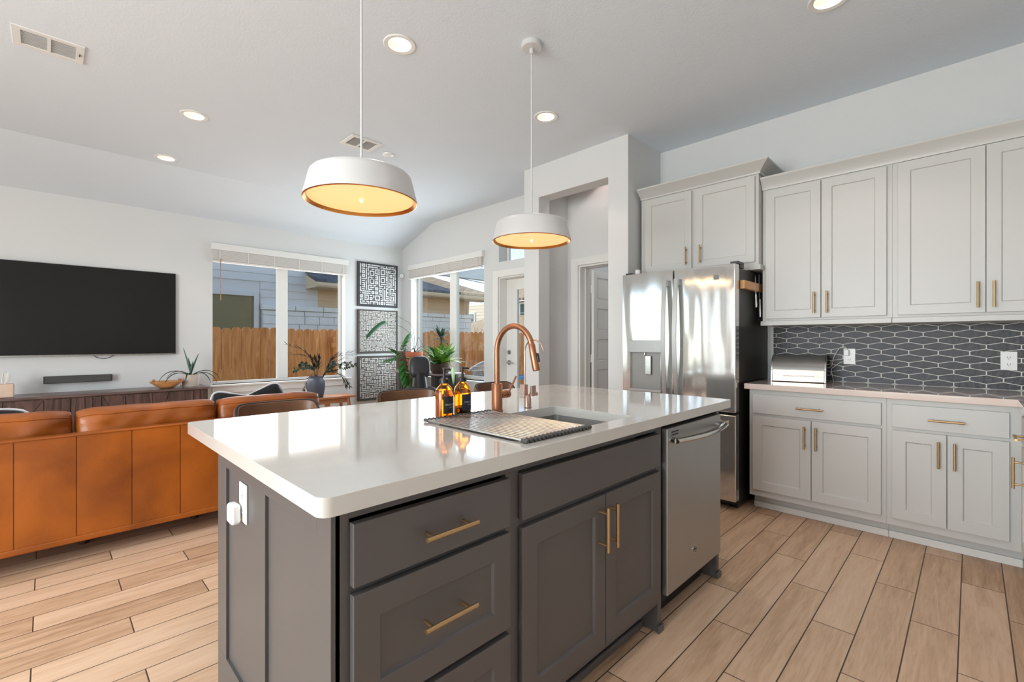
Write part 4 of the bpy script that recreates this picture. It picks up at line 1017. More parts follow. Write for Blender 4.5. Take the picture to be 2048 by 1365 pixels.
def throw(cx, cy, zc, w, h, rz, tilt, label, lean=.25, seed=0):
    """square cushion standing on its corner region: local x width, z height"""
    t = thing('throw_pillow', label, 'throw pillow', (cx, cy, zc), rz, local=True)
    m_ = MB(); cushion(m_, -w / 2, w / 2, 0, .13, -h / 2, h / 2, seed, .006, 20, 20)
    Rm = Matrix.Rotation(lean, 4, 'X') @ Matrix.Rotation(tilt, 4, 'Y')
    m_.v = [tuple(Rm @ Vector(v)) for v in m_.v]; m_.build('cover', M['pillow'], t, smooth=80)
    p = MB(); a, b = w / 2 - .003, h / 2 - .008; pr = [Rm @ Vector(q) for q in ((-a, 0, -b), (0, 0, -b - .006), (a, 0, -b), (a + .003, 0, 0), (a, 0, b), (0, 0, b + .006), (-a, 0, b), (-a - .003, 0, 0), (-a, 0, -b))]
    p.tube(spl(pr, 6), .0075, 8); p.build('piping', M['piping'], t)
throw(-.31, 4.02, .625, .42, .42, R(8), R(10), 'black pillow with white piping at the left end of the sofa', -.3, 1)
throw(1.05, 4.05, .61, .38, .38, R(-4), R(12), 'black pillow with white piping, left of the pair at the right end of the sofa', -.25, 2)
throw(1.30, 4.24, .605, .40, .40, R(-10), R(-24), 'black pillow with white piping, right of the pair at the right end of the sofa', -.25, 3)

# ------------------------------------------------------------------ counter stools
def stool(x, y, rz, label):
    t = thing('counter_stool', label, 'stool', (x, y, 0), rz, group=None, local=True)
    # local: seat faces -Y (towards the island)
    n = 28; R0 = .20; vs = []; th = .018
    m_ = MB(); H0, H1 = .66, .915
    for i in range(n + 1):
        a = R(-80 + 160 * i / n); sx_ = math.copysign(abs(math.sin(a)) ** .7, a); cy_ = max(.0, math.cos(a)) ** .55
        for r_, z in ((R0, H0), (R0 + .004, H0 + .12), (R0, H1 - .05 * abs(2 * i / n - 1) ** 8), (R0 - .02, H1 - .05 * abs(2 * i / n - 1) ** 8), (R0 - .024, H0 + .12), (R0 - .022, H0)):
            vs.append((r_ * sx_ * 1.0, -.02 + r_ * cy_ * .82, z))
    fs = []
    for i in range(n):
        for k in range(6): a0 = i * 6 + k; a1 = i * 6 + (k + 1) % 6; fs.append((a0, a1, a1 + 6, a0 + 6))
    fs += [tuple(range(6)), tuple(n * 6 + k for k in range(6))]
    m_.add(vs, fs); m_.build('backrest', M['leather2'], t, bevel=.004, smooth=50)
    p = MB(); pts = []
    for i in range(n + 1):
        a = R(-80 + 160 * i / n); z = H1 - .05 * abs(2 * i / n - 1) ** 8; pts.append(((R0 - .01) * math.copysign(abs(math.sin(a)) ** .7, a), -.02 + (R0 - .01) * max(.0, math.cos(a)) ** .55 * .82, z + .001))
    pts = [(pts[0][0], pts[0][1], H0)] + pts + [(pts[-1][0], pts[-1][1], H0)]
    p.tube(pts, .0055, 8); p.build('piping', M['black'], t)
    s = MB(); s.lathe([(.0001, .615), (.17, .615), (.195, .63), (.198, .65), (.185, .672), (.12, .682), (.0001, .684)], (0, -.03, 0), 36); s.v = [(v[0], v[1] * .98, v[2]) for v in s.v]; s.build('seat', M['leather2'], t)
    for sx in (-1, 1):
        for sy in (-1, 1):
            l = MB(); l.tube([(sx * .13, -.03 + sy * .13, .618), (sx * .19, -.03 + sy * .19, .0)], [.012, .010], 12); l.build('leg', M['black'], t)
    q = .172; f = MB(); zf = .19; f.tube([(-q, -.03 - q, zf), (q, -.03 - q, zf), (q, -.03 + q, zf), (-q, -.03 + q, zf), (-q, -.03 - q, zf)], .007, 8); f.build('footrest', M['black'], t)
    return t
stool(.800, 2.345, R(-2), 'brown leather counter stool tucked behind the left end of the island')
stool(1.535, 2.36, R(-12), 'brown leather counter stool behind the middle of the island, below the headrest chair')
stool(2.265, 2.35, R(4), 'brown leather counter stool behind the copper faucet')

# ------------------------------------------------------------------ television wall
tv = thing('television', 'large flat black television mounted on the living room wall', 'television', (.257, TY - .04, 1.064))
x0, x1, z0, z1 = -.575, 1.089, 1.064, 2.022
mb = MB(); mb.box(x0, x1, TY - .045, TY - .012, z0, z1); mb.build('housing', M['black'], tv, bevel=.003)
mb = MB(); mb.box(x0 + .006, x1 - .006, TY - .0462, TY - .045, z0 + .014, z1 - .006); mb.build('screen', M['gloss'], tv, smooth=0)
mb = MB(); mb.box(x0, x1, TY - .047, TY - .0451, z0, z0 + .011); mb.build('bezel', M['nickel'], tv, smooth=0)
mb = MB(); mb.box(0, .6, TY - .012, TY - .0005, 1.3, 1.8); mb.build('wall_mount', M['black'], tv)
mb = MB(); mb.tube(spl([(.36, TY - .02, 1.064), (.40, TY - .012, 1.035), (.47, TY - .012, 1.03), (.53, TY - .02, 1.064)]), .003, 6); mb.build('cable', M['black'], tv)
sb = thing('soundbar', 'slim dark soundbar mounted on the wall under the television', 'soundbar', (.246, TY - .05, .785))
mb = MB(); mb.box(-.022, .512, TY - .085, TY - .006, .783, .855); mb.build('housing', M['fside'], sb, bevel=.005)
mb = MB(); mb.box(-.010, .50, TY - .0865, TY - .085, .788, .850); mb.build('grille', M['rubber'], sb, smooth=0)
mb = MB(); mb.box(.1, .4, TY - .006, TY - .0005, .80, .84); mb.build('wall_bracket', M['black'], sb)

cr = thing('credenza', 'long dark walnut credenza with carved geometric panels below the television', 'credenza', (.25, 6.55, 0))
cx0_, cx1_, cy0, cz0, cz1 = -.85, 1.335, 6.335, .14, .662
mb = MB(); mb.box(cx0_, cx1_, cy0 + .02, 6.755, cz0, cz1 - .001); mb.build('body', M['walnut'], cr)
mb = MB(); mb.box(cx0_ - .01, cx1_ + .01, cy0 - .005, 6.76, cz1, .686); mb.build('top', M['walnut_t'], cr, bevel=.003)
for x in (cx0_ + .05, cx1_ - .05):
    for y in (cy0 + .06, 6.70): mb = MB(); mb.box(x - .025, x + .025, y - .025, y + .025, 0, cz0); mb.build('leg', M['walnut'], cr, bevel=.003)
def ratio(px):
    r = (px - 1024) / 925.; return (r * .7046 + .7096) / (-r * .7096 + .7046)
edges = [-.85, -.62, -.39, -.155] + [ratio(p) * cy0 for p in (13, 88, 142, 171, 204, 252, 306, 388, 417)]
pi = 0
for a, b in zip(edges[:-1], edges[1:]):
    if b - a < .02: continue
    pi += 1; a += .006; b -= .006; h0, h1 = cz0 + .01, cz1 - .012; w = b - a; yb_ = cy0 + .02; mb = MB()
    def tri(pts, d): 
        mb.prism([(a + u * w, yb_, h0 + v * (h1 - h0)) for u, v in pts], (0, -d, 0))
    k = pi % 4
    if k == 0:
        tri([(0, 1), (1, 1), (.5, .62)], .006); tri([(0, 0), (.495, 0), (.495, .61), (0, .985)], .012); tri([(.505, 0), (1, 0), (1, .985), (.505, .61)], .010)
    elif k == 1:
        mb.box(a, b, yb_ - .010, yb_, h0 + (h1 - h0) * .66, h1); mb.box(a, b, yb_ - .014, yb_, h0, h0 + (h1 - h0) * .62)
    elif k == 2:
        tri([(0, 1), (.38, 1), (.2, .5), (0, 0)], .007); tri([(.40, 1), (1, 1), (1, 0), (.02, 0), (.22, .5)], .012)
    else:
        tri([(0, 1), (.45, 1), (.3, .4), (.3, 0), (0, 0)], .012); tri([(.47, 1), (1, 1), (1, .3), (.33, .4)], .007); tri([(.33, .38), (1, .28), (1, 0), (.33, 0)], .013)
    mb.build('carved_panel', M['walnut'], cr, bevel=.002)

# things on the credenza
tb = thing('tissue_box', 'beige stone tissue box cover at the left end of the credenza', 'tissue box', (-.28, 6.46, .6865))
mb = MB(); mb.box(-.35, -.215, 6.395, 6.53, .6865, .815); mb.build('cover', M['cream'], tb, bevel=.012, seg=3)
mb = MB(); mb.leaf((-.283, 6.462, .813), (.02, 0, 1), .13, .07, .1, 8, .3); mb.leaf((-.279, 6.455, .813), (.2, .1, 1), .11, .06, .25, 8, .2, side=(1, .4, 0)); mb.build('tissue', M['paper'], tb, solid=.001)
bw = thing('wooden_bowl', 'shallow light wooden bowl on the credenza, left of the aloe', 'bowl', (.955, 6.44, .6865))
mb = MB(); mb.lathe([(.0001, 0), (.055, 0), (.10, .030), (.148, .068), (.158, .080), (.152, .081), (.10, .040), (.05, .012), (.0001, .010)], (.955, 6.44, .6865), 40); mb.build('bowl', M['bamboo'], bw, smooth=50)
mb = MB()
for a, b in ((-.115, -1), (.125, 1)): mb.lathe([(.0001, 0), (.012, .004), (.018, .016), (.012, .028), (.0001, .032)], (.955 + a, 6.44, .6865 + .076), 14)
mb.build('bead', M['teak'], bw)
def pot_plant(name, label, cat, x, y, z): return thing(name, label, cat, (x, y, z))
al = pot_plant('potted_aloe', 'spiky aloe in a speckled white pot at the right end of the credenza', 'potted plant', 1.20, 6.53, .6865)
px_, py_, pz_ = 1.20, 6.53, .6865
mb = MB(); mb.lathe([(.0001, 0), (.078, 0), (.082, .005), (.086, .14), (.079, .14), (.076, .115), (.0001, .115)], (px_, py_, pz_), 36); po = mb.build('pot', M['potw'], al, smooth=50)
mb = MB(); mb.lathe([(.0001, .118), (.0765, .118)], (px_, py_, pz_), 24); mb.build('soil', M['soil'], al)
mb = MB()
for (dx, dy, dz, ln, w, dr) in ((-.22, 0, 1, .34, .042, -.02), (.32, .05, 1, .28, .04, -.05), (-.1, .1, 1, .22, .036, 0), (.1, -.15, 1, .18, .036, .1)): mb.leaf((px_, py_, pz_ + .12), (dx, dy, dz), ln, w, dr, 10, .5)
mb.build('upright_leaves', M['leafb'], al, solid=.004)
mb = MB()
for (dx, dy, dz, ln) in ((-1, .0, .75, .34), (-1, -.4, .6, .33), (-.9, .3, .8, .26), (1, 0, .7, .34), (1, -.4, .6, .30), (.7, -.8, .6, .28), (-.4, -.9, .7, .22)): mb.leaf((px_, py_, pz_ + .12), (dx, dy, dz), ln * 1.1, .020, 1.75, 14, .5)
mb.build('drooping_leaves', M['leafd'], al, solid=.003)
for i, (x, y, h) in enumerate(((1.045, 6.66, .06), (1.09, 6.62, .075))):
    mb = MB(); mb.lathe([(.0001, 0), (.024, 0), (.026, .004), (.026, h), (.0235, h), (.0235, .006), (.0001, .006)], (x, y, .6865), 24)
    tag(mb.build('glass_votive', M['clear'], smooth=50), ['small clear glass votive between the bowl and the aloe, shorter of the two', 'small clear glass votive between the bowl and the aloe, taller of the two'][i], 'glass')

# square lettering panels
def kufic(name, z0, z1, N, seed, m, ink, label, x0=3.402, x1=4.106):
    t = thing('calligraphy_panel', label, 'wall art', ((x0 + x1) / 2, TY - .02, z0))
    mb = MB(); mb.box(x0, x1, TY - .032, TY - .0005, z0, z1); mb.build('board', m, t, bevel=.002)
    rnd = random.Random(seed); free = [[True] * N for _ in range(N)]; bars = []
    shapes = [
        ([(0, 0), (1, 0), (2, 0), (3, 0), (4, 0), (0, 1), (2, 1), (4, 1)], [((0, 0), (4, 0)), ((0, 0), (0, 1)), ((2, 0), (2, 1)), ((4, 0), (4, 1))]),
        ([(0, 0), (1, 0), (2, 0), (0, 1), (2, 1), (0, 2), (1, 2), (2, 2)], [((0, 0), (2, 0)), ((0, 2), (2, 2)), ((0, 0), (0, 2)), ((2, 0), (2, 2))]),
        ([(0, 0), (1, 0), (2, 0), (0, 1), (0, 2), (1, 2), (2, 2)], [((0, 0), (2, 0)), ((0, 2), (2, 2)), ((0, 0), (0, 2))]),
        ([(0, 0), (1, 0), (0, 1), (1, 1)], [((0, 0), (1, 0)), ((1, 0), (1, 1)), ((1, 1), (0, 1)), ((0, 1), (0, 0))]),
        ([(0, k) for k in range(6)] + [(1, 0), (2, 0)], [((0, 0), (0, 5)), ((0, 0), (2, 0))]),
        ([(0, k) for k in range(5)], [((0, 0), (0, 4))]),
        ([(0, 0), (1, 0), (2, 0), (3, 0), (3, 1), (3, 2), (2, 2)], [((0, 0), (3, 0)), ((3, 0), (3, 2)), ((2, 2), (3, 2))]),
        ([(0, 0), (1, 0), (2, 0), (0, 1), (1, 1), (2, 1)], [((0, 0), (2, 0)), ((0, 0), (0, 1)), ((1, 0), (1, 1)), ((2, 0), (2, 1))]),
        ([(k, 0) for k in range(7)] + [(6, 1)], [((0, 0), (6, 0)), ((6, 0), (6, 1))]),
        ([(0, 0), (1, 0), (2, 0)], [((0, 0), (2, 0))]), ([(0, 0), (0, 1)], [((0, 0), (0, 1))]),
        ([(0, 0), (1, 0), (1, 1)], [((0, 0), (1, 0)), ((1, 0), (1, 1))]),
    ]
    def rot(p, k):
        for _ in range(k): p = (-p[1], p[0])
        return p
    for si, tries in ((range(0, 9), N * N * 60), (range(9, 12), N * N * 30)):
        for _ in range(tries):
            nodes, segs = shapes[rnd.choice(list(si))]; k = rnd.choice((0, 0, 1, 2, 3)); fl_ = rnd.random() < .5
            f_ = lambda p: rot((-p[0], p[1]) if fl_ else p, k)
            ox, oy = rnd.randrange(N), rnd.randrange(N); ns = [(f_(p)[0] + ox, f_(p)[1] + oy) for p in nodes]
            if all(0 <= a < N and 0 <= b < N and free[a][b] for a, b in ns):
                for a, b in ns: free[a][b] = False
                bars += [((f_(p)[0] + ox, f_(p)[1] + oy), (f_(q)[0] + ox, f_(q)[1] + oy)) for p, q in segs]
    mg = .030; p = (x1 - x0 - 2 * mg) / N; w = p * .29; q = MB(); yA, yB = TY - .0345, TY - .032
    def cv(a, b): return x0 + mg + p * (a + .5), z0 + mg + p * (b + .5)
    for (a, b) in bars:
        xa, za = cv(*a); xb, zb = cv(*b); q.box(min(xa, xb) - w, max(xa, xb) + w, yA + (.0004 if a[0] == b[0] else 0), yB, min(za, zb) - w, max(za, zb) + w)
    for a in range(N):
        for b in range(N):
            if free[a][b]: xa, za = cv(a, b); q.box(xa - w * .7, xa + w * .7, yA, yB, za - w * .7, za + w * .7)
    q.build('lettering', ink, t, smooth=0)['kind'] = 'stuff'
kufic('a', 1.766, 2.462, 20, 11, M['art'], M['ink'], 'charcoal square lettering panel, top of the three beside the corner')
kufic('b', 1.024, 1.716, 33, 5, M['art2'], M['ink2'], 'densely lettered square panel, middle of the three beside the corner')
kufic('c', .282, .984, 22, 23, M['art2'], M['ink2'], 'brown-black square lettering panel, lowest of the three beside the corner')
se = thing('motion_sensor', 'small white round sensor in the corner right of the top lettering panel', 'sensor', (4.185, 6.74, 2.28))
mb = MB(); v1 = Vector((4.195, 6.755, 2.305)); dn = Vector((-.7, -.7, 0)); mb.tube([v1 + dn * .0, v1 + dn * .03, v1 + dn * .045], [.034, .034, .022], 28); mb.build('housing', M['plastic'], se)
mb = MB(); mb.tube([v1 + dn * .0452, v1 + dn * .047], [.010, .008], 16); mb.build('lens', M['vent'], se)

# side table with vase under the garden window
st = thing('wooden_side_table', 'low warm wooden side table under the garden window, right of the sofa', 'side table', (2.67, 6.28, 0))
mb = MB(); mb.box(2.24, 3.06, 6.12, 6.46, .437, .462); mb.build('tabletop', M['teak'], st, bevel=.003)
for sx, x in ((-1, 2.36), (1, 2.97)):
    for sy, y in ((-1, 6.17), (1, 6.41)): mb = MB(); mb.tube([(x, y, .4365), (x + sx * .035, y + sy * .02, 0)], [.026, .018], 4); mb.build('leg', M['teak'], st, smooth=0)
mb = MB(); mb.box(2.35, 2.98, 6.165, 6.185, .37, .4365); mb.box(2.35, 2.98, 6.395, 6.415, .37, .4365); mb.box(2.655, 2.70, 6.185, 6.395, .36, .4365); mb.box(2.645, 2.71, 6.163, 6.187, .30, .37); mb.build('apron', M['teak'], st)
va = thing('stoneware_vase', 'blue grey stoneware vase of dried branches on the low wooden table', 'vase', (2.56, 6.27, .4625))
vx, vy, vz = 2.56, 6.27, .4625
mb = MB(); mb.lathe([(.0001, 0), (.088, 0), (.096, .012), (.112, .10), (.117, .17), (.112, .215), (.094, .245), (.082, .255), (.080, .272), (.088, .285), (.080, .286), (.073, .272), (.074, .25), (.10, .215), (.105, .17), (.09, .02), (.0001, .012)], (vx, vy, vz), 44); mb.build('vase', M['vase'], va, smooth=60)
def campt(px, py, y):
    """point of the plane y=... seen at a pixel of the photograph, used only to read off plant positions"""
    r = (px - 1024) / 925.; u = (682.5 - py) / 925.; t = y / (-r * .7096 + .7046); return Vector(((r * .7046 + .7096) * t, y, EYE + u * t))
mouth = Vector((vx, vy, vz + .26))
branches = [((630, 742), (612, 705), (575, 690), 'd'), ((633, 742), (618, 715), (585, 709), 'd'), ((634, 743), (632, 725), (629, 717), 'd'), ((636, 743), (638, 725), (639, 716), 'd'), ((628, 744), (610, 735), (588, 741), 'e'), ((629, 743), (608, 728), (598, 730), 'e'),
            ((650, 744), (670, 712), (702, 705), 'd'), ((651, 744), (672, 715), (715, 710), 'd'), ((652, 744), (664, 728), (690, 717), 'd'), ((652, 746), (680, 738), (712, 730), 'e'), ((652, 746), (668, 730), (664, 726), 'e'), ((655, 745), (685, 752), (700, 772), 'd'), ((655, 745), (680, 750), (692, 769), 'd'), ((628, 748), (616, 762), (608, 780), 'd'), ((652, 744), (676, 730), (700, 727), 'e')]
bd = MB(); ld = MB(); le = MB(); rr_ = random.Random(4)
for i, (a, b, c, k) in enumerate(branches):
    dy = rr_.uniform(-.1, .06)
    P = spl([mouth + Vector((rr_.uniform(-.03, .03), rr_.uniform(-.03, .03), -.12)), campt(*a, vy), campt(*b, vy + dy * .5), campt(*c, vy + dy)], 8)
    bd.tube(P, [.0035 * (1 - .6 * j / (len(P) - 1)) for j in range(len(P))], 6)
    for j in range(9, len(P), 1):
        d = (P[j] - P[j - 1]).normalized()
        for s in (-1, 1):
            q = Vector((rr_.uniform(-1, 1), rr_.uniform(-1, 1), rr_.uniform(-1, 1))); q = (q - d * q.dot(d)).normalized()
            if k == 'd': ld.leaf(P[j], d * 1.3 + q * .6, rr_.uniform(.05, .085), .016, .1, 4, .2)
            else: le.leaf(P[j], d * .3 + q, .045, .040, .1, 4, .15)
bd.build('branch', M['dry'], va)['kind'] = 'stuff'; ld.build('dried_leaves', M['dry'], va, smooth=0); le.build('eucalyptus_leaves', M['euc'], va, smooth=0)

# ------------------------------------------------------------------ plant console by the patio window
pc = thing('fluted_console', 'dark console table on fluted pedestals under the patio window', 'console table', (3.93, 5.6, 0))
mb = MB(); mb.box(3.70, 4.15, 5.05, 6.30, .748, .772); mb.v = mb.v; mb.build('tabletop', M['slab'], pc, bevel=.006)
mb = MB()
for cyy in (5.22, 6.10):
    m2 = MB(); r0 = .19; prof = []; n = 64; vs = []
    for z in (0, .7475):
        for k in range(n * 2):
            a = math.pi * 2 * k / (n * 2); r = r0 if (k // 2) % 2 else r0 - .014; vs.append((3.925 + r * math.cos(a), cyy + r * math.sin(a), z))
    m2.add(vs, [(k, (k + 1) % (2 * n), 2 * n + (k + 1) % (2 * n), 2 * n + k) for k in range(2 * n)] + [tuple(range(2 * n))[::-1], tuple(range(2 * n, 4 * n))])
    m2.build('fluted_pedestal', M['fluted'], pc, smooth=25)
TZ = .7725
def lathe_pot(par, name, m, prof, x, y, z): 
    mb = MB(); mb.lathe(prof, (x, y, z), 36); return mb.build(name, m, par, smooth=45)
def soil(par, r, x, y, z): mb = MB(); mb.lathe([(.0001, 0), (r, 0)], (x, y, z), 24); return mb.build('soil', M['soil'], par)
def lobed(mb, base, d, size, rnd, n=9):
    """a split philodendron-like leaf: a fan of narrow lobes around a midrib"""
    d = Vector(d).normalized(); side = d.cross(Z_); side = side.normalized() if side.length > .05 else X_.copy(); up = side.cross(d)
    b = Vector(base)
    for i in range(n):
        u = i / (n - 1); p = b + d * size * .75 * u
        w = math.sin(math.pi * (.18 + .75 * u)) * size * .62
        for s in (-1, 1): mb.leaf(p, d * (.35 + .9 * u) + side * s * (1.1 - .55 * u), w, size * .17, .35, 4, .1)
    mb.leaf(b + d * size * .5, d, size * .6, size * .2, .3, 4, .1)
    mb.tube([b, b + d * size * .75], .003, 5)
rp = random.Random(9)
# 1 left: dark woven pot with lobed hanging leaves
x, y = 3.86, 6.14; pa = pot_plant('potted_philodendron', 'lobed-leaf philodendron spilling from a dark woven pot at the left end of the console', 'potted plant', x, y, TZ)
lathe_pot(pa, 'pot', M['wicker'], [(.0001, 0), (.09, 0), (.12, .06), (.135, .16), (.125, .25), (.105, .29), (.097, .29), (.11, .24), (.10, .20), (.0001, .20)], x, y, TZ); soil(pa, .10, x, y, TZ + .24)
lf = MB(); sm = MB()
for (px, py, yy, dx, dz, sz) in ((803, 700, 5.9, .5, 1, .30), (800, 716, 5.85, -.7, .5, .26), (806, 722, 5.8, .1, -1, .42), (820, 728, 5.75, .6, -.8, .30), (797, 712, 5.95, -1, -.3, .30), (812, 715, 5.7, .9, -.3, .28)):
    e = campt(px, py, yy); sm.tube(spl([(x, y, TZ + .25), Vector((x, y, TZ + .42)) * .5 + e * .5 + Z_ * .05, e], 6), .004, 6); lobed(lf, e, (dx, -dx * .9 if False else -.15, dz), sz, rp, 7)
sm.build('stem', M['stem'], pa); lf.build('leaves', M['leafg'], pa, smooth=0)
# 2 terracotta pot with long arching stems and one big leaf
x, y = 3.80, 5.80; pb = pot_plant('potted_elephant_ear', 'terracotta pot with long arching stems and one large leaf reaching over the middle panel', 'potted plant', x, y, TZ)
lathe_pot(pb, 'pot', M['terracotta'], [(.0001, 0), (.080, 0), (.112, .23), (.125, .232), (.130, .29), (.120, .29), (.104, .24), (.0001, .24)], x, y, TZ); soil(pb, .112, x, y, TZ + .26)
sm = MB(); lf = MB(); rt_ = Vector((x, y, TZ + .26))
def arcs(pix, r=.0045): 
    P = spl([rt_] + [campt(*q) for q in pix], 8); sm.tube(P, [r * (1 - .5 * j / len(P)) for j in range(len(P))], 8); return P
arcs([(829, 690, 5.85), (825, 655, 5.85), (808, 640, 5.9), (795, 632, 5.95)]); arcs([(827, 690, 5.8), (820, 668, 5.8), (800, 653, 5.85), (778, 651, 5.85), (772, 647, 5.8)])
arcs([(835, 680, 5.75), (838, 676, 5.7), (845, 690, 5.6), (850, 706, 5.5)]); arcs([(845, 693, 5.7), (880, 700, 5.5), (900, 712, 5.35)]); arcs([(822, 702, 5.9), (808, 688, 5.95), (795, 687, 6.0)])
arcs([(860, 690, 5.7), (872, 672, 5.6), (885, 668, 5.55)], .003); arcs([(852, 690, 5.7), (870, 660, 5.6), (892, 660, 5.5)], .003)
a_, b_ = campt(774, 646, 5.8), campt(733, 679, 5.7); d = (b_ - a_); n = 12; vs = []
for i in range(n + 1):
    u = i / n; w = .135 * math.sin(math.pi * (.05 + .8 * u)) ** .8; p = a_ + d * u + Z_ * .02 * math.sin(math.pi * u); sd = Vector((.35, -.3, 1)).normalized() * .55
    nr = d.cross(sd).normalized() * .03
    vs += [p - sd * w * .9 + nr, p, p + sd * w * .9 + nr]
lf.add(vs, [(i * 3 + k, i * 3 + k + 1, i * 3 + k + 4, i * 3 + k + 3) for i in range(n) for k in (0, 1)])
sm.build('stem', M['leafb'], pb); lf.build('leaf_blade', M['leafk'], pb, smooth=60, solid=.002)
mb = MB(); mb.lathe([(.02, 0), (.03, .03), (.03, .06), (.02, .08)], (3.78, 5.78, TZ + .262), 20); mb.build('glass_globe', M['clear'], pb)
# 3 tall dark rosette on a trunk
x, y = 3.98, 5.62; pd = pot_plant('potted_tree_philodendron', 'tall dark rosette of finger-like leaves on a bare trunk before the patio window', 'potted plant', x, y, TZ)
lathe_pot(pd, 'pot', M['cream'], [(.0001, 0), (.07, 0), (.09, .15), (.083, .15), (.08, .12), (.0001, .12)], x, y, TZ); soil(pd, .08, x, y, TZ + .125)
tp = campt(882, 676, 5.45); sm = MB(); sm.tube(spl([(x, y, TZ + .12), (x - .02, y - .04, TZ + .2), tp - Z_ * .10, tp], 6), .012, 8); sm.build('trunk', M['dry'], pd)
lf = MB()
for k in range(20):
    a = k * 2.399; el = -.8 + 2.8 * (k / 20); lf.leaf(tp, (math.cos(a), math.sin(a), el), rp.uniform(.17, .23), .05, .10, 6, .1)
lf.build('leaves', M['leafd'], pd, smooth=0)
# 4 bushy green plant with light leaves and one hanging leaf, in a woven bowl
x, y = 3.86, 5.24; pe = pot_plant('potted_bird_nest_plant', 'bushy bright green plant in a woven basket at the right end of the console', 'potted plant', x, y, TZ)
lathe_pot(pe, 'basket', M['wicker'], [(.0001, 0), (.11, 0), (.14, .05), (.145, .10), (.14, .14), (.13, .14), (.13, .10), (.0001, .10)], x, y, TZ); soil(pe, .13, x, y, TZ + .11)
lf = MB(); lt = MB(); b0 = Vector((x, y, TZ + .12))
for k in range(50):
    a = rp.uniform(0, 6.28); el = rp.uniform(.25, 2.4); rr0 = rp.uniform(0, .07)
    (lf if k % 2 else lt).leaf(b0 + Vector((math.cos(a) * rr0, math.sin(a) * rr0, 0)), (math.cos(a), math.sin(a), el), rp.uniform(.20, .38), rp.uniform(.055, .08), .65, 7, .15)
hp_ = campt(905, 735, 5.02); lt.leaf(hp_, (.02, -.05, -1), .24, .085, .05, 7, .1)
for k in range(9):
    a = k * 2.399; dd_ = Vector((math.cos(a), math.sin(a), rp.uniform(.5, 1.6))).normalized(); lobed(lt if k % 2 else lf, b0 + dd_ * .14, dd_, rp.uniform(.18, .24), rp, 6)
sm = MB(); sm.tube(spl([b0, b0 * .4 + hp_ * .6 + Z_ * .06, hp_], 6), .004, 6); sm.build('stem', M['leafy'], pe)
lf.build('leaves', M['leafg'], pe, smooth=0); lt.build('light_leaves', M['leafy'], pe, smooth=0)
# 5 wispy spider plant, behind left of the basket
x, y = 3.84, 5.51; pf = pot_plant('potted_spider_plant', 'wispy narrow-leaved plant in a small pale pink pot, middle of the console', 'potted plant', x, y, TZ)
lathe_pot(pf, 'pot', M['cream'], [(.0001, 0), (.05, 0), (.07, .11), (.064, .11), (.06, .09), (.0001, .09)], x, y, TZ); soil(pf, .06, x, y, TZ + .095)
lf = MB()
for k in range(60):
    a = rp.uniform(0, 6.28); lf.leaf((x, y, TZ + .10), (math.cos(a), math.sin(a), rp.uniform(.4, 1.8)), rp.uniform(.15, .32), .010, 1.0, 7, .3)
lf.build('leaves', M['euc'], pf, smooth=0)

# black leather recliner with headrest
rc = thing('leather_recliner', 'black leather swivel chair with a rounded headrest, before the plants', 'armchair', (3.235, 4.735, 0), R(-25), local=True)
def blob(cx, cy, cz, sx, sy, sz, m, name, tilt=0, e=.45):
    mb = MB(); n1, n2 = 24, 14; vs = []
    sg = lambda v, p: math.copysign(abs(v) ** p, v)
    for j in range(n2 + 1):
        ph = math.pi * (j / n2 - .5)
        for i in range(n1):
            th = 2 * math.pi * i / n1
            p = Vector((sx * sg(math.cos(ph), e) * sg(math.cos(th), e), sy * sg(math.cos(ph), e) * sg(math.sin(th), e), sz * sg(math.sin(ph), e)))
            p = Matrix.Rotation(tilt, 3, 'X') @ p; vs.append((cx + p.x, cy + p.y, cz + p.z))
    mb.add(vs, [(j * n1 + i, j * n1 + (i + 1) % n1, (j + 1) * n1 + (i + 1) % n1, (j + 1) * n1 + i) for j in range(n2) for i in range(n1)])
    return mb.build(name, m, rc, smooth=80)
blob(0, .30, .88, .135, .07, .145, M['bleather'], 'headrest', -.2, .6)
blob(0, .20, .45, .22, .06, .20, M['bleather'], 'backrest', -.25)
blob(0, -.06, .39, .26, .28, .07, M['bleather'], 'seat_cushion')
for s in (-1, 1): blob(s * .30, -.02, .52, .04, .24, .03, M['bleather'], 'armrest')
mb = MB(); mb.tube([(0, .24, .56), (0, .27, .68), (0, .29, .80)], [.125, .105, .09], 20, flat=.9); mb.build('headrest_stem', M['black'], rc)
mb = MB(); mb.cyl((0, -.05, .03), (0, -.05, .34), .03, 16)
for s in (-1, 1): mb.tube([(s * .28, .0, .34), (s * .30, -.02, .50)], .012, 8)
mb.box(-.28, .28, -.08, .0, .32, .345); mb.build('frame', M['black'], rc)
mb = MB(); mb.lathe([(.0001, .03), (.05, .03), (.25, .012), (.26, 0), (.0001, 0)], (0, -.05, 0), 32); mb.build('swivel_base', M['leg'], rc)

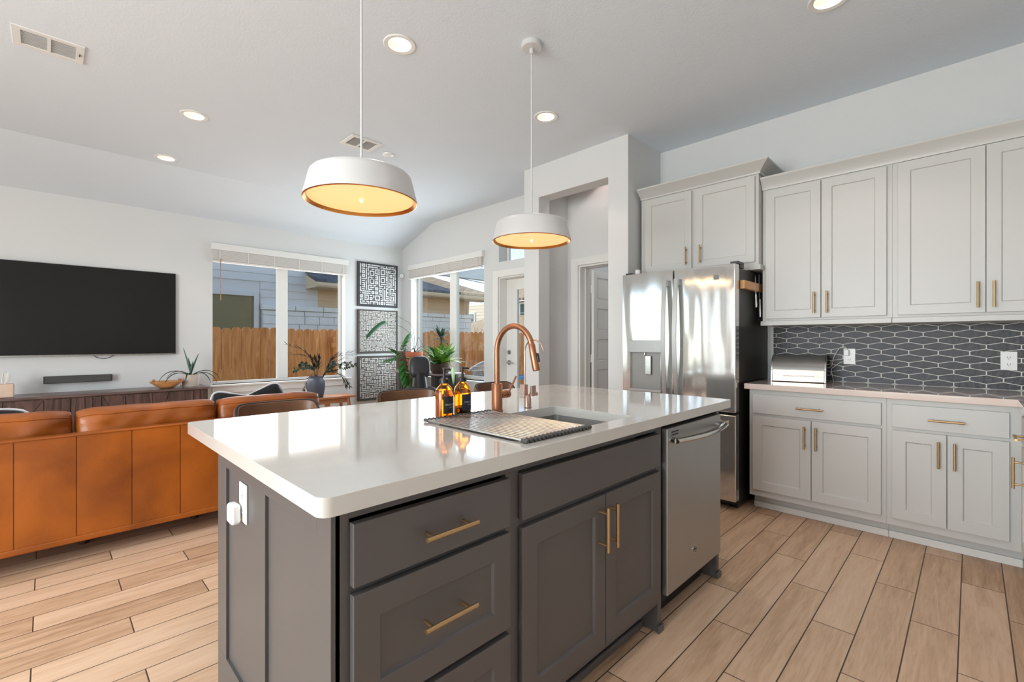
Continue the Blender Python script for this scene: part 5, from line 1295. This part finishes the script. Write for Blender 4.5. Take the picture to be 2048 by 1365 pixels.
# ------------------------------------------------------------------ outside
GZ = -.38
mb = MB(); mb.box(-30, 60, TT + .02, 60, GZ - .1, GZ); mb.box(WT + .02, 60, -30, TT + .02, GZ - .1, GZ); struct(mb.build('ground', M['grass'], smooth=0))
mb = MB(); mb.box(WT + .005, 7.9, 3.56, 6.9, GZ + .001, -.06); struct(mb.build('patio_slab', M['concrete'], bevel=.01))
fe = thing('wooden_fence', 'orange cedar privacy fence of dog-eared pickets behind the garden window', 'fence', (6.5, 8.5, GZ))
rf = random.Random(3); proto = None
for k in range(80):
    x = 1.62 + k * .1425; mb = MB(); w = .0672; h = 1.44 + rf.uniform(-.012, .012)
    pts = [(-w, GZ + .02), (w, GZ + .02), (w, h - .035), (w - .03, h), (-w + .03, h), (-w, h - .035)]
    mb.prism([(x + a, 8.5 + rf.uniform(-.002, .002), z) for a, z in pts], (0, .016, 0)); mb.build('picket', M['fence'], fe, smooth=0)
for z in (-.1, .55, 1.2): mb = MB(); mb.box(1.5, 13.1, 8.525, 8.57, z - .04, z + .04); mb.build('rail', M['fence'], fe, smooth=0)
for x in (3.78, 6.3, 9.6, 12.2): mb = MB(); mb.box(x, x + .09, 8.40, 8.49, GZ + .001, 1.30); mb.build('post', M['fence'], fe, smooth=0)
mb = MB(); mb.box(3.72, 4.5, 8.38, 8.399, 1.10, 1.19); mb.build('cross_board', M['fence'], fe, smooth=0)

nh = thing('neighbour_house', 'neighbouring house with pale siding, white stone base and shingle roof beyond the fence', 'house', (4.5, 13, GZ))
HY = 11.5
mb = MB(); mb.box(-3, 4.75, HY + .03, 20, GZ + .001, 6.2); mb.build('wall', M['siding'], nh, smooth=0)
mb = MB(); mb.box(4.75, 9.6, HY + .03, 20, GZ + .001, 2.62); mb.build('wall', M['siding3'], nh, smooth=0)
def laps(x0, x1, z0, z1, m, par, y=HY, pitch=.178, nrm='y', gaps=()):
    mb = MB(); z = z0
    while z < z1 - .01:
        zt = min(z + pitch, z1)
        segs = [(x0, x1)]
        for (ga, gb, gz0, gz1) in gaps:
            if z < gz1 and zt > gz0: segs = [s for a, b in segs for s in ((a, min(b, ga)), (max(a, gb), b)) if s[1] - s[0] > .02]
        for a, b in segs:
            if nrm == 'y': mb.prism([(a, y, z), (a, y + .03, z), (a, y + .03, zt), (a, y + .016, zt)], (b - a, 0, 0))
            else: mb.prism([(y, a, z), (y + .03, a, z), (y + .03, a, zt), (y + .016, a, zt)], (0, b - a, 0))
        z += pitch
    return mb.build('siding', m, par, smooth=0)
wx0, wx1 = 1.6, 3.30
laps(-3, 4.75, 2.05, 6.2, M['siding'], nh, gaps=[(wx0 - .14, wx1 + .14, 2.0, 2.42)])
laps(4.75, 9.6, 2.05, 2.60, M['siding3'], nh, y=HY - .002)
# limestone wainscot: individual blocks in one surface
mb = MB(); rs = random.Random(12); z = GZ
while z < 1.90:
    h = rs.choice((.12, .15, .2)); h = min(h, 1.93 - z) if 1.93 - z - h > .1 else 1.93 - z; x = 3.46
    while x < 9.62:
        w = min(rs.uniform(.22, .6), 9.62 - x)
        if w > .05: mb.box(x + .004, x + w - .004, HY - .10 - rs.uniform(0, .02), HY + .02, z + .004, z + h - .004)
        x += w
    z += h
mb.build('stone_block', M['stone'], nh, bevel=.012)['kind'] = 'stuff'
mb = MB(); mb.box(3.45, 9.62, HY - .08, HY + .03, GZ + .002, 1.93); mb.build('mortar', M['mortar'], nh, smooth=0)
mb = MB(); x = 3.43
while x < 9.6:
    w = min(rs.uniform(.5, .8), 9.66 - x); mb.box(x + .005, x + w - .005, HY - .15, HY + .02, 1.932, 2.05); x += w
mb.build('stone_cap', M['stone'], nh, bevel=.015)
mb = MB()
for a, b, c, d_ in ((wx0 - .1, wx0, .5, 2.33), (wx1, wx1 + .1, .5, 2.33), (wx0, wx1, 2.23, 2.33), (wx0, wx1, .5, .6)): mb.box(a, b, HY - .04, HY + .05, c, d_)
wf = mb.build('window', M['siding'], nh, bevel=.004)
mb = MB(); mb.box(wx0, wx1, HY + .0, HY + .025, 1.28, 2.23); mb.build('window_shade', M['shade'], wf, smooth=0)
mb = MB(); mb.box(wx0, wx1, HY + .0, HY + .025, .6, 1.28); mb.build('window_pane', M['fside'], wf, smooth=0)
# low roof with hip, eave box and gutter
ey, ez, ex0, ex1 = 10.85, 2.62, 4.45, 10.15; slope = .42
def rp_(x, y): return (x, y, ez + (y - ey) * slope)
mb = MB(); ry = 14.2; hip = ry - ey
mb.prism([rp_(ex0, ey), rp_(8.75, ey), rp_(8.75 - 1.9, ey + 1.9), rp_(ex0, ey + 1.9)], (0, 0, .06)); mb.build('roof', M['roofg'], nh, smooth=0)
mb = MB(); mb.prism([rp_(8.76, ey), rp_(ex1, ey), rp_(ex1 - hip, ry), rp_(ex0, ry), rp_(ex0, ey + 1.905), rp_(8.75 - 1.9, ey + 1.905)], (0, 0, .06))
mb.prism([(ex1 + .005, ey, ez), (ex1 + .005, 19, ez), (ex1 - hip, 19, ez + hip * slope), (ex1 - hip, ry, ez + hip * slope)], (0, 0, .06)); mb.build('roof', M['rooft'], nh, smooth=0)
mb = MB(); mb.prism([(ex0, ey + .02, ez - .13), (ex0, HY + .02, ez - .13), (ex0, HY + .02, ez + .22), (ex0, ey + .02, ez - .015)], (ex1 - ex0, 0, 0)); mb.build('soffit', M['soffit'], nh, smooth=0)
mb = MB(); mb.prism([(ex0 - .02, ey - .09, ez - .02), (ex0 - .02, ey - .08, ez - .09), (ex0 - .02, ey - .05, ez - .13), (ex0 - .02, ey + .018, ez - .13), (ex0 - .02, ey + .018, ez - .02)], (ex1 - ex0 + .04, 0, 0)); mb.build('gutter', M['soffit'], nh, smooth=0)
mb = MB(); mb.tube([(9.5, HY - .12, ez - .12), (9.52, HY - .06, ez - .3), (9.52, HY - .05, 2.06)], .035, 8); mb.build('downspout', M['soffit'], nh)
mb = MB(); mb.tube(spl([(5.55, 11.9, 3.1), (5.55, 11.85, 3.32), (5.75, 11.8, 3.38), (5.9, 11.8, 3.28)]), .045, 8); mb.build('roof_vent', M['siding'], nh)

fh = thing('distant_house', 'cream two-storey house in the distance seen through the patio window and door', 'house', (22, 19, GZ))
FX0 = 19.0
mb = MB(); mb.box(FX0, FX0 + 8, 13.0, 24.0, GZ + .001, 3.5); mb.build('wall', M['siding2'], fh, smooth=0)
laps(13.0, 24.0, GZ, 3.45, M['siding2'], fh, y=FX0 - .03, pitch=.2, nrm='x')
mb = MB(); mb.prism([(FX0 - .6, 12.3, 3.45), (FX0 - .6, 20.3, 3.45), (FX0 + 4, 20.3, 5.4), (FX0 + 4, 12.3, 5.4)], (0, 0, .15)); mb.prism([(FX0 + 8.6, 12.3, 3.45), (FX0 + 8.6, 20.3, 3.45), (FX0 + 4, 20.3, 5.4), (FX0 + 4, 12.3, 5.4)], (0, 0, .15)); mb.build('roof', M['rooft'], fh, smooth=0)
for yw, zw, hw_, hh in ((22.55, 1.95, .38, .95), (17.4, 2.3, .7, 1.0)):
    mb = MB(); mb.box(FX0 - .1, FX0, yw - hw_ - .1, yw + hw_ + .1, zw - .1, zw + hh + .1); w_ = mb.build('window', M['trim'], fh, smooth=0)
    mb = MB(); mb.box(FX0 - .115, FX0 - .1, yw - hw_, yw + hw_, zw, zw + hh * .48); mb.box(FX0 - .115, FX0 - .1, yw - hw_, yw + hw_, zw + hh * .52, zw + hh); mb.build('window_pane', M['euc'], w_, smooth=0)
mb = MB(); mb.prism([(FX0 - 3, 14, 1.45), (FX0 - 3, 22.5, 1.45), (FX0 - .1, 20.5, 2.6), (FX0 - .1, 16, 2.6)], (0, 0, .1)); mb.build('porch_roof', M['rooft'], fh, smooth=0)
mb = MB(); mb.box(FX0 - 2.8, FX0 - .2, 14.2, 22.3, GZ + .001, 1.44); mb.build('porch', M['siding2'], fh, smooth=0)
mb = MB(); mb.tube([campt(830, 543, 26), campt(917, 556, 25), campt(968, 567, 24.6), campt(1060, 590, 24)], .025, 6); tag(mb.build('power_line', M['black']), 'thin dark power line crossing the sky above the neighbouring roof', 'power line')
mb = MB(); mb.box(4.43, 8.4, 6.70, 6.82, 2.40, 2.62); mb.box(8.28, 8.4, 6.70, 6.82, GZ + .001, 2.40); tag(mb.build('patio_beam', M['trim']), 'white beam of the patio cover seen at the top of the patio window', 'beam')

wc = thing('patio_chair', 'grey woven patio chair with a round back outside the patio window', 'patio chair', (5.62, 6.45, -.059), R(-70), local=True)
mb = MB()
for k in range(21):
    a = R(-70 + 140 * k / 20); mb.tube([(.24 * math.sin(a), .2 + .06 * math.cos(a), .42), (.31 * math.sin(a), .24 + .10 * math.cos(a), .86 - .10 * (math.sin(a)) ** 2)], .009, 6)
for z, s in ((.52, .9), (.62, 1.0), (.72, 1.08), (.80, 1.12)):
    mb.tube([(.265 * s * math.sin(R(a)), .21 + .07 * math.cos(R(a)), z - .05 * math.sin(R(a)) ** 2 * (z - .4)) for a in range(-80, 81, 10)], .009, 6)
mb.build('woven_back', M['vent'], wc)
mb = MB(); mb.tube([(.33 * math.sin(R(a)), .22 + .12 * math.cos(R(a)), .88 - .16 * math.sin(R(a)) ** 2) for a in range(-95, 96, 10)], .022, 10); mb.build('top_rail', M['vent'], wc)
mb = MB(); mb.lathe([(.0001, .36), (.27, .36), (.29, .39), (.27, .42), (.0001, .43)], (0, 0, 0), 28); mb.build('seat', M['black'], wc)
for sx in (-1, 1):
    for sy in (-1, 1): mb = MB(); mb.tube([(sx * .2, sy * .2, .37), (sx * .24, sy * .24, 0)], .014, 8); mb.build('leg', M['vent'], wc)
gr = thing('patio_table', 'low black patio table outside the window beside the woven chair', 'table', (5.05, 5.65, -.059))
mb = MB(); mb.box(4.75, 5.35, 5.35, 5.95, .60, .64); mb.build('tabletop', M['black'], gr, bevel=.004)
for x in (4.79, 5.31):
    for y in (5.39, 5.91): mb = MB(); mb.box(x - .02, x + .02, y - .02, y + .02, -.059, .60); mb.build('leg', M['black'], gr)
pt = thing('play_kitchen', 'wooden outdoor bench with a blue top seen through the patio door glass', 'bench', (7.2, 6.95, GZ))
mb = MB(); mb.box(6.7, 7.7, 6.95, 7.5, .38, .44); mb.build('top', M['bluep'], pt, bevel=.004)
mb = MB(); mb.box(6.75, 7.65, 7.44, 7.49, .44, 1.08); mb.box(6.75, 7.65, 7.3, 7.44, .74, .77); mb.build('back_panel', M['fence'], pt, bevel=.003)
for x in (6.76, 7.58):
    for y in (7.0, 7.42): mb = MB(); mb.box(x, x + .06, y - .03, y + .03, GZ + .001, .38); mb.build('leg', M['fence'], pt)
mb = MB(); mb.lathe([(.0001, 0), (.06, 0), (.08, .12), (.0001, .12)], (7.1, 7.2, .4405), 16); tag(mb.build('flower_pot', M['terracotta']), 'small terracotta pot on the blue topped bench outside', 'flower pot')
